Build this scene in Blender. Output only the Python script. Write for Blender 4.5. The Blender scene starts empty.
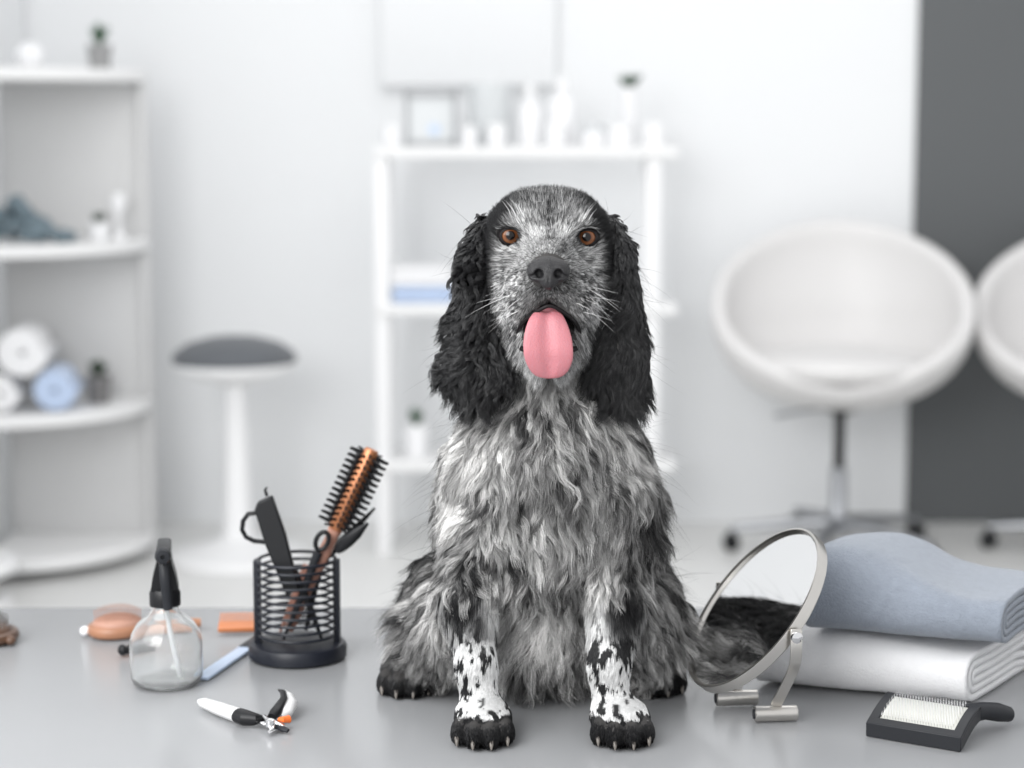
import bpy, bmesh, math, random
import numpy as np
from mathutils import Vector, Matrix
from mathutils.bvhtree import BVHTree
from mathutils.kdtree import KDTree

PI = math.pi
rad = math.radians
SC = bpy.context.scene
COL = SC.collection
random.seed(7)

# ------------------------------------------------------------------ camera
FPX, PITCH, CAMZ, TOP = 2000.0, rad(7.5), 1.34, 0.75
cam_data = bpy.data.cameras.new('camera')
cam_data.sensor_width = 36.0
cam_data.lens = FPX / 1024.0 * 36.0
cam_data.clip_start = 0.05
cam_data.dof.use_dof = True
cam_data.dof.focus_distance = 1.87
cam_data.dof.aperture_fstop = 3.6
cam = bpy.data.objects.new('camera', cam_data)
COL.objects.link(cam)
cam.location = (0, 0, CAMZ)
cam.rotation_euler = (PI / 2 - PITCH, 0, 0)
SC.camera = cam

# ------------------------------------------------------------------ world, light, exposure
world = bpy.data.worlds.new('daylight')
SC.world = world
world.use_nodes = True
bg = world.node_tree.nodes['Background']
bg.inputs['Color'].default_value = (0.975, 0.985, 1.0, 1)
bg.inputs['Strength'].default_value = 0.74

def area(name, loc, target, sx, sy, power, col=(1, 1, 1)):
    l = bpy.data.lights.new(name, 'AREA')
    l.shape = 'RECTANGLE'
    l.size, l.size_y, l.energy, l.color = sx, sy, power, col
    o = bpy.data.objects.new(name, l)
    COL.objects.link(o)
    o.location = loc
    o.rotation_euler = (Vector(target) - Vector(loc)).to_track_quat('-Z', 'Y').to_euler()
    return o
area('window_light', (-1.45, 1.3, 2.2), (-0.5, 4.4, 0.8), 2.2, 1.8, 36, (0.98, 0.99, 1.0))
area('front_window_light', (-1.5, -0.7, 2.3), (0.1, 1.95, 0.9), 2.0, 1.8, 52, (1.0, 0.995, 0.985))
area('ceiling_light', (0.2, 3.8, 3.3), (0.2, 4.8, 0.0), 2.6, 1.6, 20, (1.0, 0.99, 0.97))

SC.view_settings.view_transform = 'Standard'
SC.view_settings.look = 'None'
SC.view_settings.gamma = 1.0
SC.view_settings.use_curve_mapping = False
SC.view_settings.exposure = 0.42

def W(px, py, Y):
    """point of the place seen at (px, py) at the distance Y in front of the camera"""
    a, b = (px - 512) / FPX, (384 - py) / FPX
    t = Y / (math.cos(PITCH) + b * math.sin(PITCH))
    return Vector((a * t, Y, CAMZ + t * (-math.sin(PITCH) + b * math.cos(PITCH))))

def onplane(px, py, z=TOP):
    a, b = (px - 512) / FPX, (384 - py) / FPX
    dz = -math.sin(PITCH) + b * math.cos(PITCH)
    t = (z - CAMZ) / dz
    return Vector((a * t, t * (math.cos(PITCH) + b * math.sin(PITCH)), z))

# ------------------------------------------------------------------ materials
def mat(name, col, rough=0.5, metal=0.0, bump=0.0, bscale=200.0, var=0.0, vscale=20.0, coat=0.0, sheen=0.0, spec=0.5, trans=0.0, ior=1.45, sss=0.0):
    m = bpy.data.materials.new(name)
    m.use_nodes = True
    nt = m.node_tree
    b = nt.nodes['Principled BSDF']
    c4 = (*col, 1)
    b.inputs['Base Color'].default_value = c4
    b.inputs['Roughness'].default_value = rough
    b.inputs['Metallic'].default_value = metal
    b.inputs['Coat Weight'].default_value = coat
    b.inputs['Sheen Weight'].default_value = sheen
    b.inputs['Specular IOR Level'].default_value = spec
    b.inputs['Transmission Weight'].default_value = trans
    b.inputs['IOR'].default_value = ior
    if sss:
        b.inputs['Subsurface Weight'].default_value = sss
        b.inputs['Subsurface Radius'].default_value = (0.006, 0.002, 0.0015)
    tc = nt.nodes.new('ShaderNodeTexCoord')
    if var:
        n = nt.nodes.new('ShaderNodeTexNoise')
        n.inputs['Scale'].default_value = vscale
        n.inputs['Detail'].default_value = 4
        nt.links.new(tc.outputs['Object'], n.inputs['Vector'])
        r = nt.nodes.new('ShaderNodeMix')
        r.data_type = 'RGBA'
        r.inputs[6].default_value = (*[max(0, c * (1 - var)) for c in col], 1)
        r.inputs[7].default_value = (*[min(1, c * (1 + var)) for c in col], 1)
        nt.links.new(n.outputs['Fac'], r.inputs[0])
        nt.links.new(r.outputs[2], b.inputs['Base Color'])
    if bump:
        n = nt.nodes.new('ShaderNodeTexNoise')
        n.inputs['Scale'].default_value = bscale
        n.inputs['Detail'].default_value = 3
        nt.links.new(tc.outputs['Object'], n.inputs['Vector'])
        bp = nt.nodes.new('ShaderNodeBump')
        bp.inputs['Strength'].default_value = bump
        bp.inputs['Distance'].default_value = 0.002
        nt.links.new(n.outputs['Fac'], bp.inputs['Height'])
        nt.links.new(bp.outputs['Normal'], b.inputs['Normal'])
    return m

M = dict(
    wall=mat('wall_white', (0.80, 0.81, 0.82), 0.7, var=0.01, vscale=3),
    grey=mat('wall_grey', (0.112, 0.118, 0.122), 0.7, var=0.05, vscale=2),
    floor=mat('floor_pale', (0.72, 0.72, 0.71), 0.35, var=0.03, vscale=4),
    table=mat('table_grey', (0.315, 0.32, 0.328), 0.24, var=0.02, vscale=8, bump=0.02, bscale=900, spec=0.4),
    tedge=mat('table_edge', (0.30, 0.31, 0.32), 0.4, var=0.03),
    white=mat('white_lacquer', (0.82, 0.82, 0.825), 0.4, var=0.01),
    shelf=mat('shelf_white', (0.80, 0.80, 0.80), 0.45, var=0.01),
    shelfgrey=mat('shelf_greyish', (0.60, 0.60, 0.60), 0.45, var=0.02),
    leather=mat('white_leatherette', (0.70, 0.69, 0.685), 0.42, bump=0.1, bscale=300, var=0.01),
    chrome=mat('chrome', (0.75, 0.75, 0.76), 0.12, metal=1.0, var=0.02),
    dullmetal=mat('dull_metal', (0.42, 0.43, 0.45), 0.35, metal=1.0, var=0.04),
    nickel=mat('brushed_nickel', (0.62, 0.60, 0.57), 0.28, metal=1.0, var=0.05, vscale=60),
    black=mat('black_plastic', (0.009, 0.0095, 0.011), 0.38, var=0.1, spec=0.35),
    navyblack=mat('blue_black_plastic', (0.012, 0.014, 0.021), 0.4, var=0.1, spec=0.4),
    darkgrey=mat('charcoal_cushion', (0.11, 0.118, 0.13), 0.8, bump=0.3, bscale=400, var=0.08, sheen=0.2),
    soil=mat('leaf_green', (0.06, 0.12, 0.07), 0.6, var=0.4, vscale=60),
    leaf2=mat('leaf_dull', (0.05, 0.08, 0.05), 0.6, var=0.4, vscale=60),
    potgrey=mat('pot_grey', (0.30, 0.30, 0.30), 0.7, var=0.1),
    potdark=mat('pot_dark', (0.17, 0.165, 0.165), 0.7, var=0.1),
    ceramic=mat('ceramic_white', (0.86, 0.86, 0.87), 0.25, var=0.01),
    frost=mat('frosted_glass', (0.62, 0.64, 0.65), 0.3, var=0.02),
    bluegrey=mat('blue_grey_basket', (0.16, 0.21, 0.24), 0.8, var=0.4, vscale=40),
    towelw=mat('terry_white', (0.84, 0.84, 0.85), 0.9, bump=0.6, bscale=600, var=0.03, vscale=150, sheen=0.3),
    towelb=mat('terry_grey_blue', (0.25, 0.28, 0.33), 0.9, bump=0.7, bscale=500, var=0.16, vscale=120, sheen=0.3),
    towelbl=mat('terry_pale_blue', (0.48, 0.58, 0.76), 0.9, bump=0.5, bscale=300, var=0.05, sheen=0.3),
    toweldk=mat('towel_piping', (0.03, 0.035, 0.045), 0.9, var=0.1),
    wood=mat('warm_wood', (0.34, 0.165, 0.095), 0.4, var=0.2, vscale=30),
    pad=mat('brush_cushion', (0.40, 0.22, 0.16), 0.5, var=0.1),
    wooddk=mat('dark_wood', (0.10, 0.055, 0.035), 0.35, var=0.3, vscale=30),
    copper=mat('copper_barrel', (0.46, 0.19, 0.09), 0.35, metal=0.5, var=0.1),
    rose=mat('rose_plastic', (0.46, 0.24, 0.18), 0.35, var=0.05),
    orange=mat('amber_plastic', (0.50, 0.17, 0.06), 0.3, var=0.1, spec=0.6),
    orangeb=mat('orange_plastic', (0.75, 0.16, 0.03), 0.35, var=0.05),
    paleblue=mat('pale_blue_plastic', (0.52, 0.62, 0.78), 0.35, var=0.02),
    gripgrey=mat('grip_pale_grey', (0.66, 0.66, 0.66), 0.45, var=0.03),
    slate=mat('slate_plastic', (0.016, 0.0175, 0.021), 0.42, var=0.1, spec=0.35),
    pinpad=mat('pin_pad', (0.62, 0.62, 0.58), 0.6, var=0.05, vscale=100),
    steel=mat('steel_pin', (0.5, 0.5, 0.5), 0.3, metal=1.0),
    mirror=mat('mirror_glass', (0.93, 0.93, 0.93), 0.015, metal=1.0),
    plastic=mat('clear_plastic', (0.97, 0.98, 0.98), 0.02, trans=0.93, ior=1.42),
    straw=mat('straw', (0.80, 0.82, 0.83), 0.35),
)

# ------------------------------------------------------------------ mesh builder
class MB:
    def __init__(self):
        self.v, self.f = [], []
    def add(self, vs, fs, mtx=None):
        o = len(self.v)
        if mtx is not None:
            vs = [mtx @ Vector(p) for p in vs]
        self.v += [tuple(p) for p in vs]
        self.f += [tuple(i + o for i in f) for f in fs]
        return self
    def box(self, c, s, mtx=None, bev=0.0):
        bm = bmesh.new()
        bmesh.ops.create_cube(bm, size=1.0)
        for q in bm.verts:
            q.co = Vector((q.co.x * s[0], q.co.y * s[1], q.co.z * s[2]))
        if bev:
            bmesh.ops.bevel(bm, geom=bm.edges[:], offset=bev, segments=3, affect='EDGES', profile=0.5)
        bm.verts.ensure_lookup_table()
        vs = [q.co + Vector(c) for q in bm.verts]
        fs = [[q.index for q in f.verts] for f in bm.faces]
        bm.free()
        return self.add(vs, fs, mtx)
    def lathe(self, prof, n=40, mtx=None, close=False):
        vs, fs = [], []
        m = len(prof)
        for i in range(n):
            a = 2 * PI * i / n
            for r, z in prof:
                vs.append((r * math.cos(a), r * math.sin(a), z))
        for i in range(n):
            j = (i + 1) % n
            for k in range(m - 1 if not close else m):
                k2 = (k + 1) % m
                fs.append((i * m + k, j * m + k, j * m + k2, i * m + k2))
        if not close:
            if prof[0][0] > 1e-6: fs.append(tuple(i * m for i in range(n))[::-1])
            if prof[-1][0] > 1e-6: fs.append(tuple(i * m + m - 1 for i in range(n)))
        return self.add(vs, fs, mtx)
    def tube(self, pts, r, n=10, mtx=None, cyclic=False, flat=1.0, up=None):
        pts = [Vector(p) for p in pts]
        N = len(pts)
        rs = r if isinstance(r, (list, tuple)) else [r] * N
        vs, fs = [], []
        prev = None
        for i, p in enumerate(pts):
            a = pts[(i - 1) % N] if (cyclic or i > 0) else p
            b = pts[(i + 1) % N] if (cyclic or i < N - 1) else p
            t = (b - a).normalized()
            if up is not None:
                x = t.cross(Vector(up)).normalized()
            elif prev is None:
                x = t.orthogonal().normalized()
            else:
                x = (prev - t * prev.dot(t)).normalized()
            prev = x
            y = t.cross(x)
            for k in range(n):
                an = 2 * PI * k / n
                vs.append(p + x * math.cos(an) * rs[i] + y * math.sin(an) * rs[i] * flat)
        for i in range(N if cyclic else N - 1):
            j = (i + 1) % N
            for k in range(n):
                k2 = (k + 1) % n
                fs.append((i * n + k, i * n + k2, j * n + k2, j * n + k))
        if not cyclic:
            fs.append(tuple(range(n))[::-1])
            fs.append(tuple((N - 1) * n + k for k in range(n)))
        return self.add(vs, fs, mtx)
    def ell(self, c, r, mtx=None, n=24, m=14):
        prof = [(max(1e-9, math.sin(PI * k / m)), -math.cos(PI * k / m)) for k in range(m + 1)]
        vs, fs = [], []
        for i in range(n):
            a = 2 * PI * i / n
            for k in range(1, m):
                vs.append((c[0] + r[0] * prof[k][0] * math.cos(a), c[1] + r[1] * prof[k][0] * math.sin(a), c[2] + r[2] * prof[k][1]))
        q = m - 1
        for i in range(n):
            j = (i + 1) % n
            for k in range(q - 1):
                fs.append((i * q + k, j * q + k, j * q + k + 1, i * q + k + 1))
        s, t = len(vs), len(vs) + 1
        vs += [(c[0], c[1], c[2] - r[2]), (c[0], c[1], c[2] + r[2])]
        for i in range(n):
            j = (i + 1) % n
            fs.append((s, j * q, i * q))
            fs.append((t, i * q + q - 1, j * q + q - 1))
        return self.add(vs, fs, mtx)
    def prism(self, poly, z0, z1, mtx=None):
        n = len(poly)
        vs = [(x, y, z0) for x, y in poly] + [(x, y, z1) for x, y in poly]
        fs = [tuple(range(n))[::-1], tuple(range(n, 2 * n))] + [(i, (i + 1) % n, n + (i + 1) % n, n + i) for i in range(n)]
        return self.add(vs, fs, mtx)
    def build(self, name, m, parent=None, smooth=True, angle=40, sub=0, bev=0):
        me = bpy.data.meshes.new(name)
        me.from_pydata(self.v, [], self.f)
        bm = bmesh.new(); bm.from_mesh(me)
        bmesh.ops.recalc_face_normals(bm, faces=bm.faces[:])
        bm.to_mesh(me); bm.free()
        me.materials.append(m)
        if smooth:
            me.shade_smooth()
            try: me.set_sharp_from_angle(angle=rad(angle))
            except Exception: pass
        o = bpy.data.objects.new(name, me)
        COL.objects.link(o)
        if parent is not None: o.parent = parent
        if bev:
            b = o.modifiers.new('bevel', 'BEVEL'); b.width = bev; b.segments = 2; b.limit_method = 'ANGLE'
        if sub:
            s = o.modifiers.new('sub', 'SUBSURF'); s.levels = sub; s.render_levels = sub
        return o

def thing(name, label, cat, loc=(0, 0, 0), rz=0.0, group=None, rot=None):
    o = bpy.data.objects.new(name, None)
    o.empty_display_size = 0.05
    COL.objects.link(o)
    o.location = loc
    o.rotation_euler = rot if rot is not None else (0, 0, rz)
    o['label'] = label; o['category'] = cat
    if group: o['group'] = group
    return o
def tag(o, label, cat, group=None):
    o['label'] = label; o['category'] = cat
    if group: o['group'] = group
    return o
def struct(name, mb, m, **k):
    o = mb.build(name, m, **k); o['kind'] = 'structure'
    return o
def copy_tree(o, parent=None):
    c = o.copy(); COL.objects.link(c)
    if parent is not None: c.parent = parent
    for ch in [x for x in bpy.data.objects if x.parent == o]:
        copy_tree(ch, c)
    return c
def frame(loc, zdir, xdir=None):
    """matrix with its z axis along zdir"""
    z = Vector(zdir).normalized()
    x = Vector(xdir) if xdir is not None else z.orthogonal()
    x = (x - z * x.dot(z)).normalized()
    y = z.cross(x)
    m = Matrix((x, y, z)).transposed().to_4x4()
    m.translation = Vector(loc)
    return m

# ------------------------------------------------------------------ room
YW = 6.62
XL = -1.585
struct('floor', MB().box((1.0, 3.2, -0.05), (7.0, 8.4, 0.1)), M['floor'], smooth=False)
xg = (910 - 512) / FPX * (YW / math.cos(PITCH)) * 0.997
struct('wall_back', MB().box(((XL - 0.1 + xg) / 2, YW + 0.05, 1.45), (xg - XL + 0.1, 0.1, 2.9)), M['wall'], smooth=False)
struct('wall_right', MB().box(((xg + 4.5) / 2, YW + 0.045, 1.45), (4.5 - xg, 0.11, 2.9)), M['grey'], smooth=False)
struct('wall_left', MB().box((XL - 0.05, 4.85, 1.45), (0.1, 3.5, 2.9)), M['wall'], smooth=False)

# table
tb = thing('grooming_table', 'wide grey glossy table the spaniel sits on', 'table', (0, 1.86, 0))
ye = onplane(512, 607).y
MB().box((0, ye - 1.86 - 0.53, TOP - 0.0175), (2.6, 1.06, 0.035), bev=0.003).build('tabletop', M['table'], tb)
for sx in (-1.2, 1.2):
    for sy in (ye - 1.86 - 0.09, ye - 1.86 - 0.97):
        MB().box((sx, sy, (TOP - 0.035) / 2), (0.05, 0.05, TOP - 0.035), bev=0.004).build('leg', M['dullmetal'], tb)
MB().box((0, ye - 1.86 - 0.53, TOP - 0.06), (2.35, 0.83, 0.05), bev=0.003).build('apron', M['tedge'], tb)

# ------------------------------------------------------------------ corner shelf (left)
cs = thing('corner_shelf', 'tall white quarter-round corner shelf unit against the left wall', 'shelf', (XL + 0.03, 6.12, 0))
R = 0.447
def quarter(z, th):
    n = 24
    pts = [(0, 0)] + [(R * math.cos(-PI / 2 * i / n), R * math.sin(-PI / 2 * i / n)) for i in range(n + 1)]
    return MB().prism(pts, z - th, z)
shz = [0.07, 0.495, 0.985, 1.49]
for z in shz:
    quarter(z, 0.035).build('shelf_board', M['shelf'], cs, bev=0.004)
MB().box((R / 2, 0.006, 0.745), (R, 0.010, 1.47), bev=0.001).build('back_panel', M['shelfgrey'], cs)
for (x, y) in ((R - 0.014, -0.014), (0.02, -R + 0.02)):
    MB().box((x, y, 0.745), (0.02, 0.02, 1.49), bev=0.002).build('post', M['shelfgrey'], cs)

def leaves(n, h, spread, w=0.01, seed=1, droop=0.2):
    rnd = random.Random(seed)
    mb = MB()
    for i in range(n):
        a = rnd.random() * 2 * PI
        e = rnd.uniform(0.15, 1.0) * spread
        L = h * rnd.uniform(0.7, 1.0)
        p0 = Vector((0, 0, 0)); vs = []; K = 6
        side = Vector((-math.sin(a), math.cos(a), 0))
        for k in range(K + 1):
            s = k / K
            c = Vector((math.cos(a) * e * s, math.sin(a) * e * s, L * s - droop * L * s * s * e / max(spread, 1e-6)))
            ww = w * math.sin(PI * min(0.98, s * 0.9 + 0.1)) 
            up = Vector((0, 0, w * 0.12))
            vs += [c - side * ww, c + up, c + side * ww, c - up]
        fs = []
        for k in range(K):
            for q in range(4):
                q2 = (q + 1) % 4
                fs.append((k * 4 + q, k * 4 + q2, k * 4 + 4 + q2, k * 4 + 4 + q))
        fs += [(0, 1, 2, 3), (K * 4 + 3, K * 4 + 2, K * 4 + 1, K * 4)]
        mb.add(vs, fs)
    return mb

def potted(loc, r, h, label, pm, lm, lh, spread, n=26, seed=1, w=0.008, group=None):
    t = thing('potted_plant', label, 'plant', loc, group=group)
    MB().lathe([(r * 0.82, 0), (r, h), (r * 0.86, h), (r * 0.82, h * 0.85), (0.0001, h * 0.85)], 32).build('pot', pm, t)
    f = leaves(n, lh, spread, w, seed).build('foliage', lm, t)
    f.location = (0, 0, h * 0.84)
    return t

def shelfpt(px, py_unused, Y, z):
    z = z + 0.0012
    x = (px - 512) / FPX * Y / math.cos(PITCH) * 1.0
    # exact: depth along the axis for a point at (Y, z)
    d = Y * math.cos(PITCH) + (CAMZ - z) * math.sin(PITCH)
    return Vector(((px - 512) / FPX * d, Y, z))

potted(shelfpt(100, 0, 5.98, 1.491), 0.037, 0.07, 'grey potted plant on the top board of the corner shelf', M['potgrey'], M['soil'], 0.085, 0.04, seed=3, w=0.006)
MB().lathe([(0.0001, 0), (0.022, 0), (0.038, 0.018), (0.043, 0.04), (0.036, 0.062), (0.018, 0.075), (0.0001, 0.077)], 32).build('round_vase', M['ceramic']).location = shelfpt(30, 0, 5.95, 1.49)
tag(bpy.data.objects['round_vase'], 'small round white vase on the top board of the corner shelf', 'vase')
potted(shelfpt(99, 0, 5.97, 0.985), 0.033, 0.055, 'small white potted succulent on the second board of the corner shelf', M['ceramic'], M['leaf2'], 0.045, 0.03, seed=5, w=0.007)
potted(shelfpt(99, 0, 5.97, 0.495), 0.037, 0.085, 'dark grey potted plant beside the rolled towels', M['potdark'], M['leaf2'], 0.07, 0.04, n=34, seed=8, w=0.009)
# dried blue-grey bundle on the second board
bnd = thing('bead_garland', 'blue-grey heap of rounded beads on the second board of the corner shelf', 'decoration', shelfpt(26, 0, 5.86, 0.985))
mb = MB(); rnd = random.Random(4)
for i in range(110):
    x = rnd.gauss(0, 0.055)
    hmax = max(0.0, 0.135 - abs(x + 0.03) * 0.95)
    r = rnd.uniform(0.012, 0.02)
    mb.ell((max(-0.085, min(0.13, x)), rnd.uniform(-0.03, 0.03), r + rnd.random() * max(0.0, hmax - r)), (r, r, r), n=12, m=8)
mb.build('beads', M['bluegrey'], bnd)
# figurine on second board
fg = MB()
fg.lathe([(0.0001, 0), (0.022, 0), (0.02, 0.01), (0.007, 0.03), (0.009, 0.07), (0.02, 0.095), (0.024, 0.115), (0.014, 0.135), (0.0001, 0.14)], 28)
o = fg.build('candle_holder', M['ceramic']); o.location = shelfpt(119, 0, 6.03, 0.985)
tag(o, 'slim white candle holder at the right end of the second shelf board', 'candle holder')

def rolled_towel(loc, r, L, rz, m, label, z0=0):
    t = MB()
    turns, th = 3.0, r / 3.3
    ctr = []
    N = 90
    for i in range(N + 1):
        a = 2 * PI * turns * i / N
        rr = 0.006 + (r - th * 0.5 - 0.006) * i / N
        ctr.append((a, rr))
    outer = [((rr + th * 0.44) * math.cos(a), (rr + th * 0.44) * math.sin(a)) for a, rr in ctr]
    inner = [((rr - th * 0.40) * math.cos(a), (rr - th * 0.40) * math.sin(a)) for a, rr in ctr]
    n = N + 1
    vs = []
    K = 6
    for k in range(K + 1):
        y = -L / 2 + L * k / K
        for x, z in outer: vs.append((x, y, z))
        for x, z in inner: vs.append((x, y, z))
    fs = []
    S = 2 * n
    for k in range(K):
        for i in range(n - 1):
            fs.append((k * S + i, k * S + i + 1, (k + 1) * S + i + 1, (k + 1) * S + i))
            fs.append((k * S + n + i + 1, k * S + n + i, (k + 1) * S + n + i, (k + 1) * S + n + i + 1))
        fs.append((k * S, (k + 1) * S, (k + 1) * S + n, k * S + n))
        fs.append((k * S + n - 1, k * S + 2 * n - 1, (k + 1) * S + 2 * n - 1, (k + 1) * S + n - 1))
    for k in (0, K):
        for i in range(n - 1):
            fs.append((k * S + i, k * S + n + i, k * S + n + i + 1, k * S + i + 1))
    t.add(vs, fs)
    o = t.build('rolled_towel', m, angle=60)
    o.location = loc; o.rotation_euler = (0, 0, rz)
    tag(o, label, 'towel', None)
    return o
TG = 0.078
rolled_towel(shelfpt(5, 0, 5.86, 0.495 + 0.0605), 0.060, 0.22, 0.1, M['towelw'], 'white rolled towel lying at the left below another white roll')
rolled_towel(shelfpt(58, 0, 5.88, 0.495 + 0.0675), 0.067, 0.20, 0.1, M['towelbl'], 'pale blue rolled towel on the third board of the corner shelf')
rolled_towel(shelfpt(26, 0, 5.87, 0.495 + 0.181), 0.079, 0.22, 0.1, M['towelw'], 'white rolled towel resting on top of two other rolls')

# ------------------------------------------------------------------ pedestal stool (left)
sp = onplane(238, 561, 0)
st = thing('pedestal_stool', 'white pedestal stool with a domed charcoal seat standing before the white wall', 'stool', (sp.x, sp.y, 0))
MB().lathe([(0.0001, 0), (0.205, 0), (0.21, 0.012), (0.20, 0.03), (0.12, 0.05), (0.055, 0.075), (0.045, 0.12), (0.038, 0.3), (0.036, 0.55), (0.0001, 0.55)], 64).build('pedestal', M['white'], st)
MB().lathe([(0.0001, 0.55), (0.06, 0.55), (0.15, 0.578), (0.185, 0.598), (0.19, 0.616), (0.0001, 0.616)], 64).build('seat_shell', M['white'], st)
MB().lathe([(0.0001, 0.616), (0.186, 0.616), (0.188, 0.630), (0.178, 0.648), (0.14, 0.673), (0.08, 0.690), (0.0001, 0.696)], 64).build('seat', M['darkgrey'], st)

# low white stand at left edge
o = thing('round_stand', 'low white two-tier round stand at the left edge of the photo', 'stand', (onplane(-46, 606, 0).x, onplane(-46, 606, 0).y, 0))
MB().lathe([(0.0001, 0), (0.16, 0), (0.165, 0.008), (0.155, 0.02), (0.0001, 0.026)], 48).build('base', M['white'], o)
MB().lathe([(0.0001, 0.02), (0.03, 0.02), (0.03, 0.08), (0.0001, 0.08)], 24).build('stem', M['white'], o)
MB().lathe([(0.0001, 0.08), (0.12, 0.082), (0.178, 0.10), (0.182, 0.115), (0.17, 0.13), (0.0001, 0.135)], 48).build('top', M['white'], o)

# ------------------------------------------------------------------ wall shelf unit (centre)
YS = 6.20
def sx(px, z=1.0): return shelfpt(px, 0, YS, z).x
us = thing('shelf_unit', 'white open shelf unit behind the dog with bottles on its top board', 'shelf', (sx(520), YS, 0))
x0, x1 = sx(378) - sx(520), sx(674) - sx(520)
uz = [1.262, 0.785, 0.30]
for z in uz:
    MB().box(((x0 + x1) / 2, 0, z - 0.016), (x1 - x0, 0.26, 0.032), bev=0.003).build('shelf_board', M['shelf'], us)
for px in (384, 651):
    for dy in (-0.10, 0.10):
        h = 1.262 + (0.07 if px > 500 else 0.0)
        MB().box((sx(px) - sx(520), dy, h / 2), (0.042, 0.03, h), bev=0.003).build('post', M['white'], us)

cab = thing('wall_cabinet', 'pale flat-fronted wall cabinet hanging above the shelf unit', 'cabinet', (sx(466, 1.7), YW, 1.45))
cw = sx(560, 1.6) - sx(373, 1.6)
MB().box((0, -0.020, 0.45), (cw, 0.04, 0.90), bev=0.003).build('body', M['shelf'], cab)
MB().box((0, -0.050, 0.45), (cw - 0.006, 0.018, 0.895), bev=0.003).build('door', M['wall'], cab)

def bottle(px, r, h, label, kind='bottle', cat='bottle', m='ceramic', Yo=0.0, prof=None, capm='white'):
    z = 1.262
    p = shelfpt(px, 0, YS + Yo, z)
    t = thing(kind, label, cat, p)
    if kind == 'cream_jar':
        MB().lathe([(0.0001, 0), (r * 0.9, 0), (r, 0.004), (r, h * 0.66), (r * 0.94, h * 0.70), (0.0001, h * 0.70)], 28).build('jar', M[m], t)
        MB().lathe([(0.0001, h * 0.70), (r * 1.02, h * 0.70), (r * 1.02, h * 0.96), (r * 0.95, h), (0.0001, h)], 28).build('lid', M[capm], t)
    else:
        MB().lathe([(0.0001, 0), (r * 0.95, 0), (r, 0.005), (r, h * 0.58), (r * 0.8, h * 0.68), (r * 0.4, h * 0.74), (r * 0.38, h * 0.80), (0.0001, h * 0.80)], 28).build('body', M[m], t)
        MB().lathe([(0.0001, h * 0.79), (r * 0.48, h * 0.79), (r * 0.46, h * 0.97), (r * 0.40, h), (0.0001, h)], 24).build('cap', M[capm], t)
    return t
bottle(392, 0.027, 0.065, 'small white jar at the left end of the top shelf board', 'cream_jar', 'jar')
bottle(470, 0.022, 0.06, 'small white jar before the left side of the frosted vase', 'cream_jar', 'jar', Yo=-0.06)
bottle(497, 0.028, 0.068, 'wide white jar before the right side of the frosted vase', 'cream_jar', 'jar', Yo=-0.06)
bottle(530, 0.033, 0.185, 'tall white bottle standing between the frosted vase and the tallest bottle')
bottle(562, 0.04, 0.21, 'tallest white bottle on the top shelf board', Yo=0.03)
bottle(556, 0.027, 0.07, 'white jar in front of the tallest bottle', 'cream_jar', 'jar', Yo=-0.07)
bottle(594, 0.034, 0.062, 'white jar with a pale green lid on the top shelf board', 'cream_jar', 'jar', capm='frost', Yo=-0.03)
bottle(621, 0.036, 0.066, 'white jar in front of the slim plant vase', 'cream_jar', 'jar', Yo=-0.06)
p = shelfpt(490, 0, YS + 0.04, 1.262)
fv = MB().lathe([(0.0001, 0), (0.060, 0), (0.064, 0.01), (0.070, 0.19), (0.066, 0.19), (0.060, 0.012), (0.0001, 0.012)], 36).build('wide_vase', M['frost'])
fv.location = p; tag(fv, 'wide frosted grey vase in the middle of the top shelf board', 'vase')
# picture frame
p = shelfpt(431, 0, YS + 0.02, 1.262)
M['frameg'] = mat('frame_grey', (0.40, 0.41, 0.42), 0.5, var=0.05)
pf = thing('picture_frame', 'standing pale picture frame with a blue mark on the top shelf board', 'picture frame', p, rot=(rad(-6), 0, 0))
mb = MB(); w, h, b = 0.165, 0.165, 0.016
for (cx, cz, ww, hh) in ((0, b / 2, w, b), (0, h - b / 2, w, b), (-w / 2 + b / 2, h / 2, b, h), (w / 2 - b / 2, h / 2, b, h)):
    mb.box((cx, 0, cz), (ww, 0.018, hh))
mb.build('frame', M['frameg'], pf)
MB().box((0, 0.004, h / 2), (w - 2 * b, 0.006, h - 2 * b)).build('picture', M['frost'], pf)
MB().lathe([(0.0001, 0), (0.018, 0), (0.018, 0.002), (0.0001, 0.002)], 24, mtx=frame((0.01, 0.0, 0.05), (0, -1, 0))).build('mark', M['paleblue'], pf)
# slim vase with plant
p = shelfpt(629, 0, YS + 0.03, 1.262)
t = thing('plant_vase', 'slim white vase holding a dark green tuft of leaves', 'plant', p)
MB().lathe([(0.0001, 0), (0.024, 0), (0.027, 0.01), (0.026, 0.17), (0.030, 0.18), (0.024, 0.18), (0.021, 0.172), (0.0001, 0.172)], 28).build('vase', M['ceramic'], t)
f = leaves(34, 0.06, 0.05, 0.008, 12, 0.1).build('foliage', M['soil'], t); f.location = (0, 0, 0.168)
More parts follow.
